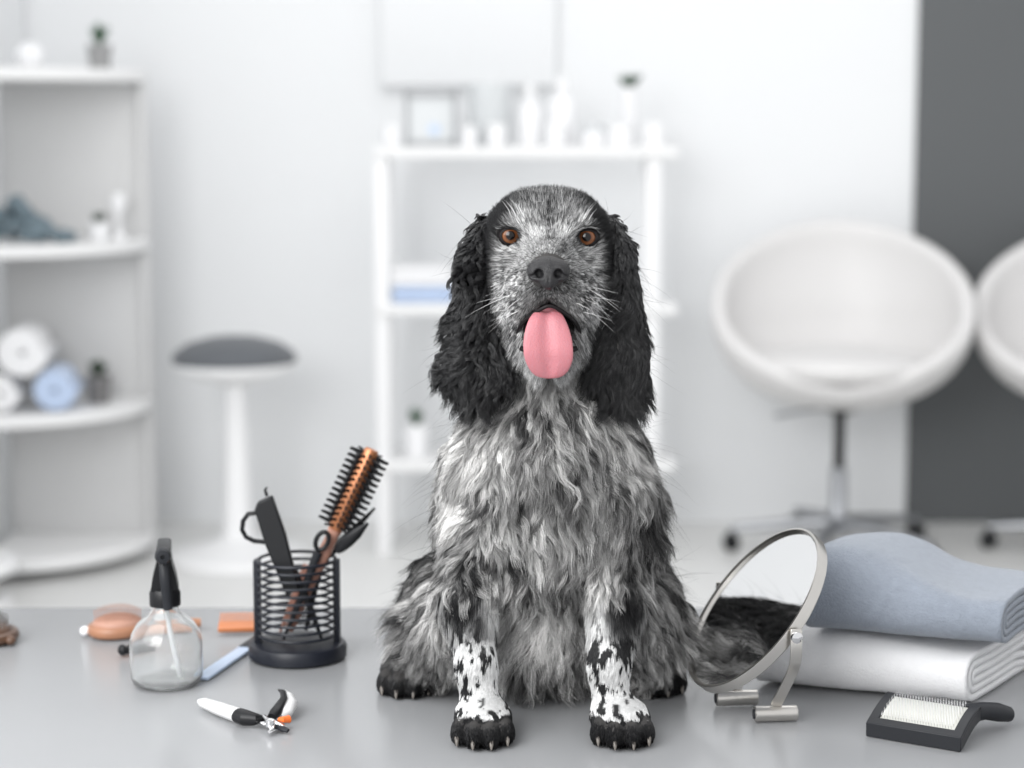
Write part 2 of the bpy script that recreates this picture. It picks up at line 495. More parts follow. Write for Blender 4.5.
# middle shelf: folded towels; lower shelf: plant
def folded(loc, w, d, h, m, label, layers=2):
    mb = MB()
    for i in range(layers):
        hh = h / layers
        mb.box((0, 0, hh * (i + 0.5)), (w * (1 - 0.02 * i), d, hh * 1.02), bev=hh * 0.42)
    o = mb.build('folded_towel', m, angle=80); o.location = loc
    tag(o, label, 'towel')
    return o
p = shelfpt(424, 0, YS, 0.785)
folded((p.x, p.y, 0.7865), 0.19, 0.2, 0.05, M['towelbl'], 'pale blue folded towel on the middle shelf board')
folded((p.x - 0.005, p.y, 0.8385), 0.19, 0.2, 0.055, M['towelw'], 'white folded towel lying on the pale blue folded one')
potted(shelfpt(416, 0, YS - 0.02, 0.30), 0.04, 0.10, 'small white potted plant on the lowest shelf board', M['ceramic'], M['soil'], 0.075, 0.03, seed=15)

# ------------------------------------------------------------------ tub chairs
def tub_chair(label, loc, rz):
    t = thing('tub_chair', label, 'chair', loc, rz)
    nphi, nth = 72, 26
    rx, ry, zc = 0.402, 0.335, 0.765
    def rim(phi):           # phi: -pi/2 = front
        s = 0.5 + 0.5 * math.sin(phi)      # 0 front, 1 back
        s2 = s ** 0.86
        return 0.53 + (0.99 - 0.53) * s2
    def surf(phi, t01, off):
        zr = rim(phi)
        z0 = 0.475
        # profile: superellipse going up from the bottom
        e = 2.3
        zt = z0 + (zr - z0) * (1 - math.cos(t01 * PI / 2)) if False else None
        up_s = 0.44
        th_max = math.acos(max(-1, min(1, (zc - zr) / (0.31 if zr < zc else up_s))))
        th = th_max * t01
        c, s = math.cos(th), math.sin(th)
        rr = abs(s) ** (2 / e)
        zz = zc - math.copysign(abs(c) ** (2 / e), c) * (0.31 if c > 0 else up_s)
        lean = 0.06 * max(0, (zz - 0.75)) / 0.27
        x = math.cos(phi) * (rx - off) * rr
        y = math.sin(phi) * (ry - off) * rr + lean * (1 if math.sin(phi) > 0 else 0) * math.sin(phi)
        return Vector((x, y, zz + off * abs(c) * (1 if c > 0 else -0.6)))
    vs, fs = [], []
    for i in range(nphi):
        phi = 2 * PI * i / nphi
        ring = [surf(phi, k / nth, 0.0) for k in range(nth + 1)]
        inn = [surf(phi, k / nth, 0.045) for k in range(nth, -1, -1)]
        a, b = ring[-1], inn[0]
        mid = (a + b) / 2
        out = (ring[-1] - ring[-3]).normalized() * 0.018
        cap = [a * 0.75 + b * 0.25 + out * 0.8, mid + out, a * 0.25 + b * 0.75 + out * 0.8]
        vs += ring + cap + inn
    m = 2 * (nth + 1) + 3
    for i in range(nphi):
        j = (i + 1) % nphi
        for k in range(m - 1):
            fs.append((i * m + k, j * m + k, j * m + k + 1, i * m + k + 1))
    MB().add(vs, fs).build('shell', M['leather'], t, angle=180)
    MB().lathe([(0.0001, 0.56), (0.22, 0.562), (0.262, 0.578), (0.272, 0.602), (0.26, 0.628), (0.16, 0.642), (0.0001, 0.646)], 56, mtx=Matrix.Translation((0, -0.03, 0)) @ Matrix.Diagonal((1, 0.98, 1, 1))).build('seat', M['leather'], t)
    MB().lathe([(0.0001, 0.462), (0.09, 0.46), (0.07, 0.455), (0.03, 0.44), (0.022, 0.435), (0.0001, 0.435)], 32).build('seat_plate', M['black'], t)
    MB().lathe([(0.0001, 0.22), (0.017, 0.22), (0.017, 0.44), (0.0001, 0.44)], 24).build('piston', M['black'], t)
    MB().lathe([(0.0001, 0.06), (0.040, 0.06), (0.034, 0.11), (0.026, 0.13), (0.026, 0.27), (0.0001, 0.27)], 28).build('gas_lift', M['dullmetal'], t)
    MB().tube([(-0.02, 0, 0.455), (-0.10, -0.02, 0.45), (-0.2, -0.05, 0.435)], [0.005, 0.005, 0.008], 10).build('lever', M['dullmetal'], t)
    for k in range(5):
        a = 2 * PI * k / 5 + PI + 0.05
        d = Vector((math.cos(a), math.sin(a), 0))
        lg = MB().tube([d * 0.02 + Vector((0, 0, 0.095)), d * 0.15 + Vector((0, 0, 0.088)), d * 0.33 + Vector((0, 0, 0.07))], [0.03, 0.024, 0.016], 12, up=(0, 0, 1), flat=0.8).build('leg', M['dullmetal'], t)
        c = MB()
        ax = Vector((-d.y, d.x, 0))
        for s in (-1, 1):
            q = d * 0.33 + ax * 0.015 * s
            c.lathe([(0.0001, -0.009), (0.022, -0.009), (0.027, -0.004), (0.027, 0.004), (0.022, 0.009), (0.0001, 0.009)], 20, mtx=frame((q.x, q.y, 0.0275), ax))
        c.tube([d * 0.33 + Vector((0, 0, 0.03)), d * 0.33 + Vector((0, 0, 0.068))], 0.008, 8)
        c.build('castor', M['black'], lg)
    return t
cp = onplane(837, 552, 0)
tub_chair('white tub chair standing complete in view left of the grey wall edge', (cp.x, cp.y, 0), rad(-7))
tub_chair('white tub chair cut off by the right edge of the photo', (cp.x + 0.80, cp.y - 0.05, 0), rad(-22))
# ------------------------------------------------------------------ on the table: spray bottle
G = 0.0008      # hair-thin clearance so that resting things do not sink in
p = onplane(167, 684)
sb = thing('spray_bottle', 'clear plastic spray bottle with a black trigger head standing on the table', 'bottle', (p.x, p.y, TOP + G))
outer = [(0.0001, 0.0), (0.032, 0.0), (0.037, 0.003), (0.0392, 0.010), (0.0395, 0.030), (0.0392, 0.046), (0.037, 0.056), (0.031, 0.066), (0.023, 0.073), (0.0165, 0.079), (0.0142, 0.085), (0.0140, 0.093)]
inner = [(0.0126, 0.093), (0.0128, 0.085), (0.0151, 0.0785), (0.022, 0.0716), (0.030, 0.0648), (0.0356, 0.0555), (0.0378, 0.046), (0.0381, 0.030), (0.0378, 0.011), (0.035, 0.0045), (0.030, 0.003), (0.0001, 0.003)]
MB().lathe(outer + inner, 64).build('bottle_body', M['plastic'], sb, angle=60)
MB().tube([(0.0, 0, 0.093), (0.004, 0, 0.06), (0.015, 0, 0.006)], 0.0028, 12).build('dip_tube', M['straw'], sb)
MB().lathe([(0.0001, 0.086), (0.0165, 0.086), (0.0168, 0.089), (0.0168, 0.100), (0.0145, 0.104), (0.0001, 0.104)], 40).build('collar', M['black'], sb)
hd = MB()
# body of the sprayer, seen end on: tapering pump housing, nose toward the camera
hd.add([(sx * w, y, z) for (w, y0, y1, z) in ((0.0150, -0.010, 0.016, 0.103), (0.0125, -0.011, 0.018, 0.118), (0.0085, -0.012, 0.022, 0.132), (0.0070, -0.013, 0.024, 0.142)) for (sx, y) in ((-1, y0), (1, y0), (1, y1), (-1, y1))],
       [(0, 1, 2, 3)[::-1], (12, 13, 14, 15)] + [(4 * k + i, 4 * k + (i + 1) % 4, 4 * k + 4 + (i + 1) % 4, 4 * k + 4 + i) for k in range(3) for i in range(4)])
hd.box((0, 0.000, 0.146), (0.0150, 0.056, 0.015), bev=0.003)
hd.build('sprayer_head', M['black'], sb, angle=30, bev=0.0012)
MB().lathe([(0.0001, 0), (0.0085, 0), (0.0085, 0.010), (0.0070, 0.013), (0.0025, 0.0135), (0.0020, 0.010), (0.0001, 0.010)], 28, mtx=frame((0, -0.0265, 0.1465), (0, -1, 0))).build('nozzle', M['slate'], sb)
tg = MB().tube([(0, -0.019, 0.138), (0.001, -0.0245, 0.125), (0.002, -0.0255, 0.110), (0.003, -0.023, 0.097), (0.004, -0.0235, 0.086)], [0.0052, 0.0056, 0.0054, 0.0050, 0.0048], 14, up=(0, 1, 0), flat=0.6)
tg.build('trigger', M['slate'], sb)
sb.rotation_euler = (0, 0, rad(8))
sb.scale = (0.97, 0.97, 0.985)

# ------------------------------------------------------------------ tool holder
p = onplane(298, 657)
HX, HY = p.x, p.y
th = thing('tool_holder', 'round blue-black wire tool holder with a heavy disc base', 'holder', (HX, HY, TOP + G))
MB().lathe([(0.0001, 0), (0.051, 0), (0.054, 0.002), (0.0545, 0.012), (0.052, 0.0165), (0.046, 0.018), (0.0001, 0.018)], 64).build('base', M['navyblack'], th)
RB = 0.0425
def ringpts(r, z, n=56): return [(r * math.cos(2 * PI * i / n), r * math.sin(2 * PI * i / n), z) for i in range(n)]
for k in range(11):
    z = 0.0265 + k * 0.0083
    MB().tube(ringpts(RB, z), 0.0017 if k < 10 else 0.0019, 8, cyclic=True, up=(0, 0, 1)).build('wire_ring', M['navyblack'], th)
for s in (-1, 1):
    MB().box((s * (RB + 0.0012), 0, 0.063), (0.0072, 0.016, 0.093), bev=0.001).build('upright', M['navyblack'], th)
def hp(px, py, dy=0.0):
    """point in the holder's neighbourhood"""
    return W(px, py, HY + dy)

# round brush
A, B = hp(336, 528, 0.0), hp(371, 452, 0.002)
ax = (B - A).normalized(); L = (B - A).length
base = A - ax * 0.115
rb = thing('round_brush', 'round hair brush with copper barrel and black bristles leaning in the holder', 'brush', base)
rb.rotation_euler = ax.to_track_quat('Z', 'Y').to_euler()
o0 = 0.115
MB().lathe([(0.0001, o0 - 0.004), (0.0075, o0 - 0.002), (0.0085, o0), (0.0085, o0 + L), (0.0072, o0 + L + 0.003), (0.0001, o0 + L + 0.004)], 32).build('barrel', M['copper'], rb)
br = MB()
rows = 10
for i in range(rows):
    a = 2 * PI * i / rows
    d = Vector((math.cos(a), math.sin(a), 0))
    for k in range(13):
        z = o0 + 0.003 + (L - 0.006) * (k + 0.5 * (i % 2)) / 12.5
        br.tube([d * 0.008 + Vector((0, 0, z)), d * 0.015 + Vector((0, 0, z)), d * 0.0235 + Vector((0, 0, z))], [0.0019, 0.0016, 0.0013], 6)
o = br.build('bristles', M['black'], rb); o['kind'] = 'stuff'
MB().lathe([(0.0001, -0.012), (0.0045, -0.011), (0.0058, 0.0), (0.0052, 0.03), (0.0062, 0.06), (0.0078, 0.085), (0.0068, 0.105), (0.0082, o0 - 0.002), (0.0001, o0 - 0.002)], 28).build('handle', M['rose'], rb)

# black clip (claw) with spread jaws
cl = thing('hair_clip', 'black sectioning hair clip with spread jaws beside the round brush barrel', 'clip', (0, 0, 0))
P0, P1 = hp(326, 600, 0.015), hp(343, 522, 0.004)
MB().tube([hp(306, 630, 0.014), hp(315, 588, 0.014), hp(322, 560, 0.0150), hp(343, 541, 0.026), hp(375, 508, 0.026)], [0.0022, 0.0035, 0.0048, 0.0055, 0.0012], 12, flat=0.55, up=(0, 1, 0)).build('jaw', M['black'], cl)
MB().tube([hp(337, 552, -0.020), hp(341, 548, -0.021), hp(348, 541, -0.024), hp(357, 533, -0.027), hp(368, 523, -0.029)], [0.003, 0.0055, 0.007, 0.006, 0.0015], 12, flat=0.6, up=(0, 1, 0)).build('jaw', M['black'], cl)
MB().tube([hp(343, 545, 0.018), hp(345, 547, 0.0), hp(342, 548, -0.018)], [0.003, 0.0035, 0.003], 12).build('spring', M['slate'], cl)

# scissors: black handles, blades crossing downward
scs = thing('scissors', 'black scissors with crossing blades standing in the wire holder', 'scissors', (0, 0, 0))
MB().tube([hp(283, 640, -0.013), hp(300, 600, -0.0135), hp(312, 568, -0.0135), hp(318, 552, -0.0135)], [0.0016, 0.0038, 0.0046, 0.005], 10, flat=0.45, up=(0, 1, 0)).build('blade', M['slate'], scs)
MB().tube([hp(322, 640, -0.013), hp(312, 612, -0.013), hp(300, 585, -0.013), hp(292, 566, -0.013)], [0.0016, 0.0034, 0.0044, 0.004], 10, flat=0.45, up=(0, 1, 0)).build('blade', M['black'], scs)
def loop(c, rx, rz, r, n=28, tilt=0.0, dy=0.0):
    pts = []
    for i in range(n):
        a = 2 * PI * i / n
        x, z = rx * math.cos(a), rz * math.sin(a)
        pts.append(Vector(c) + Vector((x * math.cos(tilt) - z * math.sin(tilt), dy, x * math.sin(tilt) + z * math.cos(tilt))))
    return pts
MB().tube(loop(hp(322, 541, -0.0135), 0.0065, 0.0105, 0, tilt=-0.4), 0.0026, 10, cyclic=True, up=(0, 1, 0)).build('handle', M['black'], scs)

# black thinning tool with finger loop (left in the holder)
tt = thing('trimming_tool', 'black slab-shaped trimming tool with a thin finger ring leaning left in the holder', 'grooming tool', (0, 0, 0))
a0, a1 = hp(293, 592, -0.024), hp(263, 500, -0.016)
ax = (a1 - a0).normalized()
side = ax.cross(Vector((0, 1, 0))).normalized()
mt = Matrix((side, Vector((0, 1, 0)), ax)).transposed().to_4x4(); mt.translation = a0
LL = (a1 - a0).length
MB().prism([(-0.008, 0), (0.008, 0), (0.0125, LL * 0.55), (0.012, LL * 0.93), (0.006, LL * 1.0), (-0.0115, LL * 1.02), (-0.0125, LL * 0.6)], -0.005, 0.005,
           mtx=mt @ Matrix.Rotation(PI / 2, 4, 'X')).build('body', M['black'], tt, bev=0.002)
MB().tube([hp(267, 496, -0.016), hp(265, 490, -0.016), hp(267, 487, -0.016)], [0.002, 0.0016, 0.001], 8).build('hook', M['black'], tt)
lp = [hp(x, y, -0.018) for x, y in ((266, 517), (256, 513), (248, 514), (243, 521), (242, 530), (246, 537), (254, 541), (264, 542), (271, 541))]
MB().tube(lp, [0.0026] * len(lp), 10, up=(0, 1, 0)).build('finger_ring', M['black'], tt)

# tail comb, rose coloured, in the holder
tc = thing('tail_comb', 'rose-brown tail comb leaning across the inside of the holder', 'comb', (0, 0, 0))
MB().tube([hp(280, 632, 0.016), hp(290, 608, 0.016), hp(301, 583, 0.016), hp(309, 566, 0.016)], [0.0012, 0.0035, 0.0055, 0.0068], 12, flat=0.4, up=(0, 1, 0)).build('spine', M['rose'], tc)
mb = MB()
for k in range(9):
    q = hp(302 - k * 2.6 + 4, 583 + k * 5.0, 0.016)
    mb.tube([q, q + Vector((0.008, 0.0, -0.004))], [0.0007, 0.0005], 5)
mb.build('teeth', M['rose'], tc)

# ------------------------------------------------------------------ paddle brushes
def paddle(label, loc, rz, body_m, pad_m, pin_m, L=0.085, wd=0.030, hl=0.09, tipm='ceramic'):
    t = thing('paddle_brush', label, 'brush', loc, rz)
    n = 36
    prof = []
    mb = MB()
    # oval body: stack of scaled ovals (long axis x)
    lay = [(0.80, 0.0), (0.95, 0.002), (1.0, 0.006), (0.97, 0.011), (0.88, 0.0135)]
    vs, fs = [], []
    for s, z in lay:
        for i in range(n):
            a = 2 * PI * i / n
            x = math.cos(a) * L / 2 * s
            k = 1 + 0.12 * math.cos(a)
            vs.append((x, math.sin(a) * wd * s * (2 - k), z))
    for k in range(len(lay) - 1):
        for i in range(n):
            j = (i + 1) % n
            fs.append((k * n + i, k * n + j, (k + 1) * n + j, (k + 1) * n + i))
    fs += [tuple(range(n))[::-1], tuple(range((len(lay) - 1) * n, len(lay) * n))]
    mb.add(vs, fs)
    mb.build('body', body_m, t)
    MB().tube([(L / 2 - 0.004, 0, 0.007), (L / 2 + 0.02, 0, 0.0075), (L / 2 + hl * 0.6, 0, 0.0085), (L / 2 + hl, 0, 0.009)], [0.010, 0.0075, 0.0085, 0.006], 16, up=(0, 0, 1), flat=0.85).build('handle', body_m, t)
    MB().ell((-L / 2 - 0.002, 0, 0.006), (0.006, 0.006, 0.0055)).build('end_cap', M[tipm], t)
    MB().ell((0, 0, 0.0125), (L / 2 * 0.84, wd * 0.83, 0.0125), n=32).build('cushion', pad_m, t)
    pn = MB()
    for i in range(-7, 8):
        for j in range(-4, 5):
            x, y = i * L * 0.052, j * wd * 0.19
            if (x / (L * 0.38)) ** 2 + (y / (wd * 0.75)) ** 2 > 1: continue
            h = 0.0125 + 0.0125 * math.sqrt(max(0, 1 - (x / (L * 0.42)) ** 2 - (y / (wd * 0.83)) ** 2))
            pn.tube([(x, y, h - 0.001), (x, y, h + 0.009)], [0.0006, 0.00045], 5)
            pn.ell((x, y, h + 0.0093), (0.001, 0.001, 0.001), n=6, m=4)
    pn.build('pins', pin_m, t)['kind'] = 'stuff'
    return t
p = onplane(118, 635)
paddle('warm wooden paddle brush lying pins up behind the spray bottle', (p.x, p.y, TOP + G), rad(12), M['wood'], M['pad'], M['pad'], L=0.070, wd=0.030, hl=0.06)
p = onplane(-16, 641)
o = paddle('dark brown paddle brush cut off by the left edge of the photo', (p.x, p.y, TOP + G), rad(148), M['wooddk'], M['wooddk'], M['steel'], L=0.082, wd=0.036, hl=0.08, tipm='wooddk')

# amber comb standing low behind the holder
def comb(label, loc, rz, m, L, w, n, tilt=0.0):
    t = thing('comb', label, 'comb', loc, rz)
    MB().box((0, 0, 0.003), (L, w * 0.42, 0.006), bev=0.0018).build('spine', m, t)
    mb = MB()
    for k in range(n):
        x = -L / 2 + L * (k + 0.5) / n
        mb.box((x, w * 0.42 + 0.001, 0.003), (L / n * 0.55, w * 0.5, 0.0028))
    mb.build('teeth', m, t)
    return t
p = onplane(239, 635)
o = comb('amber plastic comb lying behind the wire tool holder', (p.x, p.y, TOP + 0.0075), rad(4), M['orange'], 0.047, 0.046, 16)
o.rotation_euler = (rad(14), 0, rad(4))

# pale blue nail file
a0, a1 = onplane(201, 681), onplane(262, 640)
d = (a1 - a0)
nf = thing('flat_comb', 'pale blue flat grooming comb lying between bottle and holder', 'comb', ((a0.x + a1.x) / 2, (a0.y + a1.y) / 2, TOP + G), math.atan2(d.y, d.x))
LL = d.length
MB().box((-LL * 0.08, 0, 0.002), (LL * 0.84, 0.017, 0.004), bev=0.0015).build('blade', M['paleblue'], nf)
MB().box((LL * 0.36, 0.002, 0.0035), (LL * 0.3, 0.012, 0.003), bev=0.001).build('dark_strip', M['slate'], nf)

# small black clip behind the bottle
p = onplane(131, 656)
o = thing('small_clip', 'small black clip lying half behind the spray bottle', 'clip', (p.x, p.y, TOP + G), rad(35))
MB().tube([(-0.008, 0, 0.006), (0, 0, 0.0065), (0.014, 0, 0.005), (0.028, 0, 0.003)], [0.0035, 0.0055, 0.004, 0.0025], 14, flat=0.8).build('arm', M['black'], o)
MB().tube([(-0.008, 0, 0.007), (0.004, 0.006, 0.008), (0.02, 0.010, 0.006)], [0.003, 0.004, 0.002], 12).build('arm', M['black'], o)
MB().ell((-0.010, 0, 0.0075), (0.005, 0.0065, 0.0065)).build('pivot', M['black'], o)

# ------------------------------------------------------------------ nail clippers
nc = thing('nail_clippers', 'grey and black nail clippers with an orange lock lying on the table', 'clippers', (0, 0, 0))
def tp(px, py, z):   # table point with height
    q = onplane(px, py, TOP + z); return q
MB().tube([tp(199, 701, 0.007), tp(204, 703, 0.007), tp(220, 709, 0.008), tp(240, 716, 0.009)], [0.0025, 0.0062, 0.0078, 0.0085], 18, up=(0, 0, 1), flat=0.85).build('handle', M['gripgrey'], nc)
MB().tube([tp(239, 715.6, 0.009), tp(246, 718, 0.0095), tp(254, 719, 0.009), tp(262, 719, 0.007)], [0.0088, 0.0090, 0.0075, 0.0045], 18, up=(0, 0, 1), flat=0.85).build('grip', M['black'], nc)
MB().tube([tp(284, 692, 0.016), tp(288, 697, 0.014), tp(290, 704, 0.011), tp(286, 713, 0.009), tp(280, 716, 0.008)], [0.003, 0.0062, 0.0075, 0.0065, 0.004], 16, up=(0, 0, 1), flat=0.8).build('handle', M['gripgrey'], nc)
MB().tube([tp(279, 690, 0.018), tp(283, 692, 0.019), tp(284, 698, 0.018), tp(280, 705, 0.015), tp(276, 712, 0.012), tp(272, 717, 0.009)], [0.0015, 0.003, 0.0035, 0.0048, 0.0062, 0.005], 14, up=(0, 0, 1), flat=0.8).build('grip', M['black'], nc)
MB().tube([tp(257, 722, 0.006), tp(266, 724, 0.007), tp(275, 722, 0.008), tp(284, 727, 0.006)], [0.002, 0.0042, 0.0045, 0.003], 12, up=(0, 0, 1), flat=0.6).build('jaw', M['chrome'], nc)
MB().tube([tp(264, 716, 0.010), tp(270, 722, 0.010), tp(272, 730, 0.006), tp(268, 733, 0.004)], [0.0025, 0.004, 0.0032, 0.0025], 12, up=(0, 0, 1), flat=0.6).build('jaw', M['chrome'], nc)
q = tp(270, 720, 0.0135)
MB().lathe([(0.0001, -0.006), (0.0048, -0.006), (0.0048, 0.0), (0.003, 0.0015), (0.0001, 0.0018)], 24, mtx=Matrix.Translation(q)).build('rivet', M['chrome'], nc)
q = tp(287, 719, 0.010)
MB().tube([tp(279, 719, 0.010), tp(284, 719.5, 0.011), tp(289, 719, 0.010)], [0.002, 0.0035, 0.004], 12, flat=0.8).build('lock', M['orangeb'], nc)
MB().tube([tp(274, 725, 0.006), tp(283, 729, 0.005), tp(288, 731, 0.0045)], [0.003, 0.0034, 0.0022], 12, flat=0.6).build('jaw', M['slate'], nc)

# ------------------------------------------------------------------ folding table mirror
mr = thing('table_mirror', 'round chrome-framed mirror tilted on its folding metal foot', 'mirror', (0, 0, 0))
MC = W(752.7, 607, 1.96)
MR = 0.0955
MN = Vector((-0.762, -0.198, 0.616)).normalized()
MU = MN.cross(Vector((0, 0, 1))).normalized()      # horizontal axis of the tilt
fm = frame(MC, MN, MU)
MB().add([((MR - 0.004) * math.cos(2 * PI * i / 96), (MR - 0.004) * math.sin(2 * PI * i / 96), -0.0022) for i in range(96)], [tuple(range(96))], fm).build('glass', M['mirror'], mr, smooth=False)
MB().lathe([(MR - 0.0045, -0.0035), (MR - 0.0045, 0.0), (MR - 0.0025, 0.0015), (MR - 0.0005, 0.0012), (MR, -0.001), (MR, -0.0095), (MR - 0.002, -0.0112), (MR - 0.006, -0.0112), (MR - 0.006, -0.0035)], 96, mtx=fm, close=True).build('frame', M['nickel'], mr, angle=35)
MB().lathe([(0.0001, -0.0105), (MR - 0.006, -0.0105), (MR - 0.006, -0.0095), (0.0001, -0.0095)], 64, mtx=fm).build('back_plate', M['dullmetal'], mr)
f1, f2 = onplane(776, 723), onplane(737, 707)
fax = Vector((1.0, 0.10, 0.0)).normalized()
for f, pv in ((f1, MC - MU * MR), (f2, MC + MU * MR)):
    c = Vector((f.x, f.y + 0.004, TOP + G + 0.0078))
    ft = MB().lathe([(0.0001, -0.0215), (0.0068, -0.0215), (0.0078, -0.0205), (0.0078, 0.0205), (0.0068, 0.0215), (0.0001, 0.0215)], 32, mtx=frame(c, fax)).build('foot', M['nickel'], mr)
    MB().lathe([(0.0001, 0), (0.0052, 0), (0.0048, 0.0012), (0.0001, 0.0014)], 24, mtx=frame(c - fax * 0.0213, -fax)).build('cap', M['slate'], ft)
    sgn = 1 if f is f2 else -1
    out = MU * (sgn * 0.006)
    pp = pv + out + MN * -0.006
    q0 = pp + Vector((0, 0, 0.006))
    q1 = pp + Vector((0.000, 0, -0.022))
    q2 = pp * 0.45 + c * 0.55 + Vector((0.006, 0, 0.004))
    q3 = c + Vector((0.0, 0.0, 0.008))
    # smooth strap
    ctl = [q0, q1, q2, q3]
    pts = []
    for i in range(17):
        t = i / 16 * 3; k = min(2, int(t)); u = t - k
        a = ctl[max(0, k - 1)]; b = ctl[k]; d_ = ctl[k + 1]; e = ctl[min(3, k + 2)]
        pts.append(0.5 * ((2 * b) + (d_ - a) * u + (2 * a - 5 * b + 4 * d_ - e) * u * u + (3 * b - a - 3 * d_ + e) * u ** 3))
    wdir = fax
    vs, fs = [], []
    for i, q in enumerate(pts):
        t = (pts[min(16, i + 1)] - pts[max(0, i - 1)]).normalized()
        wv = (wdir - t * wdir.dot(t)).normalized(); nv = t.cross(wv)
        w_, h_ = 0.0056, 0.0011
        vs += [q - wv * w_ - nv * h_, q + wv * w_ - nv * h_, q + wv * w_ + nv * h_, q - wv * w_ + nv * h_]
    for i in range(16):
        for k in range(4):
            fs.append((i * 4 + k, i * 4 + (k + 1) % 4, i * 4 + 4 + (k + 1) % 4, i * 4 + 4 + k))
    fs += [(0, 1, 2, 3), (67, 66, 65, 64)]
    MB().add(vs, fs).build('support_arm', M['nickel'], mr, bev=0.0004)
    MB().lathe([(0.0001, 0), (0.0062, 0), (0.0055, 0.0022), (0.003, 0.0035), (0.0001, 0.004)], 24, mtx=frame(pp + MU * sgn * 0.001 + Vector((0, 0, -0.002)), MU * sgn + Vector((0, 0, 0.0)))).build('pivot_screw', M['chrome'], mr)
    MB().tube([pv - MU * sgn * 0.002 - MN * 0.006, pp], 0.0035, 12).build('hinge', M['nickel'], mr)

# ------------------------------------------------------------------ towels
def vnoise(P, f, seed=0):
    """smooth value noise in numpy, -1..1"""
    P = np.asarray(P, float) * f + seed * 17.37
    I = np.floor(P).astype(np.int64); F_ = P - I
    F_ = F_ * F_ * (3 - 2 * F_)
    out = 0
    for dx in (0, 1):
        for dy in (0, 1):
            for dz in (0, 1):
                h = ((I[:, 0] + dx) * 73856093) ^ ((I[:, 1] + dy) * 19349663) ^ ((I[:, 2] + dz) * 83492791)
                h = (h ^ (h >> 13)) * 1274126177 & 0x7fffffff
                r = ((h ^ (h >> 16)) & 0xffff) / 65535.0 * 2 - 1
                w = (F_[:, 0] if dx else 1 - F_[:, 0]) * (F_[:, 1] if dy else 1 - F_[:, 1]) * (F_[:, 2] if dz else 1 - F_[:, 2])
                out = out + w * r
    return out

def towel(name, label, m, loc, rz, L, D, hfun, turns, th, wob=0.002, seed=1, lift=None, extra=None, shear=0.30):
    """folded towel: a sheet folded over itself 'turns' times (front edge rounded toward -y), long axis x"""
    # centre path of the sheet in (y, z01) : nested folds opening to the back
    path = []
    nl = turns
    def arc(cy, cz, r, a0, a1, n):
        return [(cy + r * math.cos(a0 + (a1 - a0) * i / n), cz + r * math.sin(a0 + (a1 - a0) * i / n)) for i in range(n + 1)]
    H = 1.0
    t = H / (2 * nl)
    # outermost layer bottom -> round the front -> top, then fold inward at the back and so on (spiral)
    cz = 0.5
    pts = []
    y_f, y_b = 0.0, 1.0
    hw = 0.5 - t / 2
    side_r = []
    path = []
    lvl = 0
    rr = hw
    ratio = 0.0
    zb = []
    # spiral with flattened shape
    cur = []
    n_arc = 14
    r = hw
    cy_front = r
    cy_back = None
    ins = 0
    path.append((D, 0.5 - r))
    for k in range(nl):
        # bottom going to the front
        path += [(D * 0.66, 0.5 - r), (D * 0.33, 0.5 - r)]
        # front arc up
        path += [('F', r, a) for a in np.linspace(-PI / 2, -1.5 * PI, n_arc)]
        path += [(D * 0.33, 0.5 + r), (D * 0.66, 0.5 + r)]
        if k < nl - 1:
            r2 = r - t
            path += [('B', (r, r2), a) for a in np.linspace(PI / 2, -PI / 2, n_arc)]
            r = r2 - 0.0
    path += [(D * 0.97, 0.5 + r)]
    NU = 70
    def pos(q, h):
        if q[0] == 'F':
            rr = q[1] * h
            cy = hw * h
            return (cy + rr * math.cos(q[2]) * 1.0, 0.5 * h + rr * math.sin(q[2]))
        if q[0] == 'B':
            r1, r2 = q[1]
            mid = (r1 - r2) / 2 * h; rad_ = (r1 + r2) / 2 * h
            return (D - rad_ * 0.9 + rad_ * 0.9 * math.cos(q[2]), 0.5 * h + (mid if True else 0) * math.sin(q[2]) * 1.0 + rad_ * math.sin(q[2]) )
        return (q[0], q[1] * h)
    vs = []
    npth = len(path)
    for iu in range(NU + 1):
        x = L * (iu / NU - 0.5)
        h = hfun(iu / NU)
        P2 = [Vector(pos(q, h)) for q in path]
        a_, b_ = [], []
        for i, q in enumerate(P2):
            tt_ = (P2[min(npth - 1, i + 1)] - P2[max(0, i - 1)])
            tt_ = tt_.normalized() if tt_.length > 1e-9 else Vector((1, 0))
            nn = Vector((-tt_.y, tt_.x))
            hh = t * h * 0.5 * th
            a_.append(q + nn * hh); b_.append(q - nn * hh)
        for q in a_ + b_[::-1]:
            vs.append((x, q.x, q.y))
    vs = np.array(vs)
    m2 = 2 * npth
    n3 = np.stack([vnoise(vs, 14, seed), vnoise(vs, 14, seed + 5), vnoise(vs, 14, seed + 9)], 1) * 0.6 + np.stack([vnoise(vs, 45, seed), vnoise(vs, 45, seed + 5), vnoise(vs, 45, seed + 9)], 1) * 0.25
    vs = vs + n3 * wob
    if extra is not None: vs = extra(vs)
    vs[:, 0] += vs[:, 1] * shear
    vs[:, 2] = np.maximum(vs[:, 2], 0.0)
    fs = []
    for k in range(NU):
        for i in range(m2):
            j = (i + 1) % m2
            fs.append((k * m2 + i, k * m2 + j, (k + 1) * m2 + j, (k + 1) * m2 + i))
    for k in (0, NU):
        for i in range(npth - 1):
            fs.append((k * m2 + i, k * m2 + i + 1, k * m2 + m2 - 2 - i, k * m2 + m2 - 1 - i))
    o = MB().add([tuple(v) for v in vs], fs).build(name, m, angle=180)
    o.location = loc; o.rotation_euler = (0, 0, rz)
    tag(o, label, 'towel')
    return o

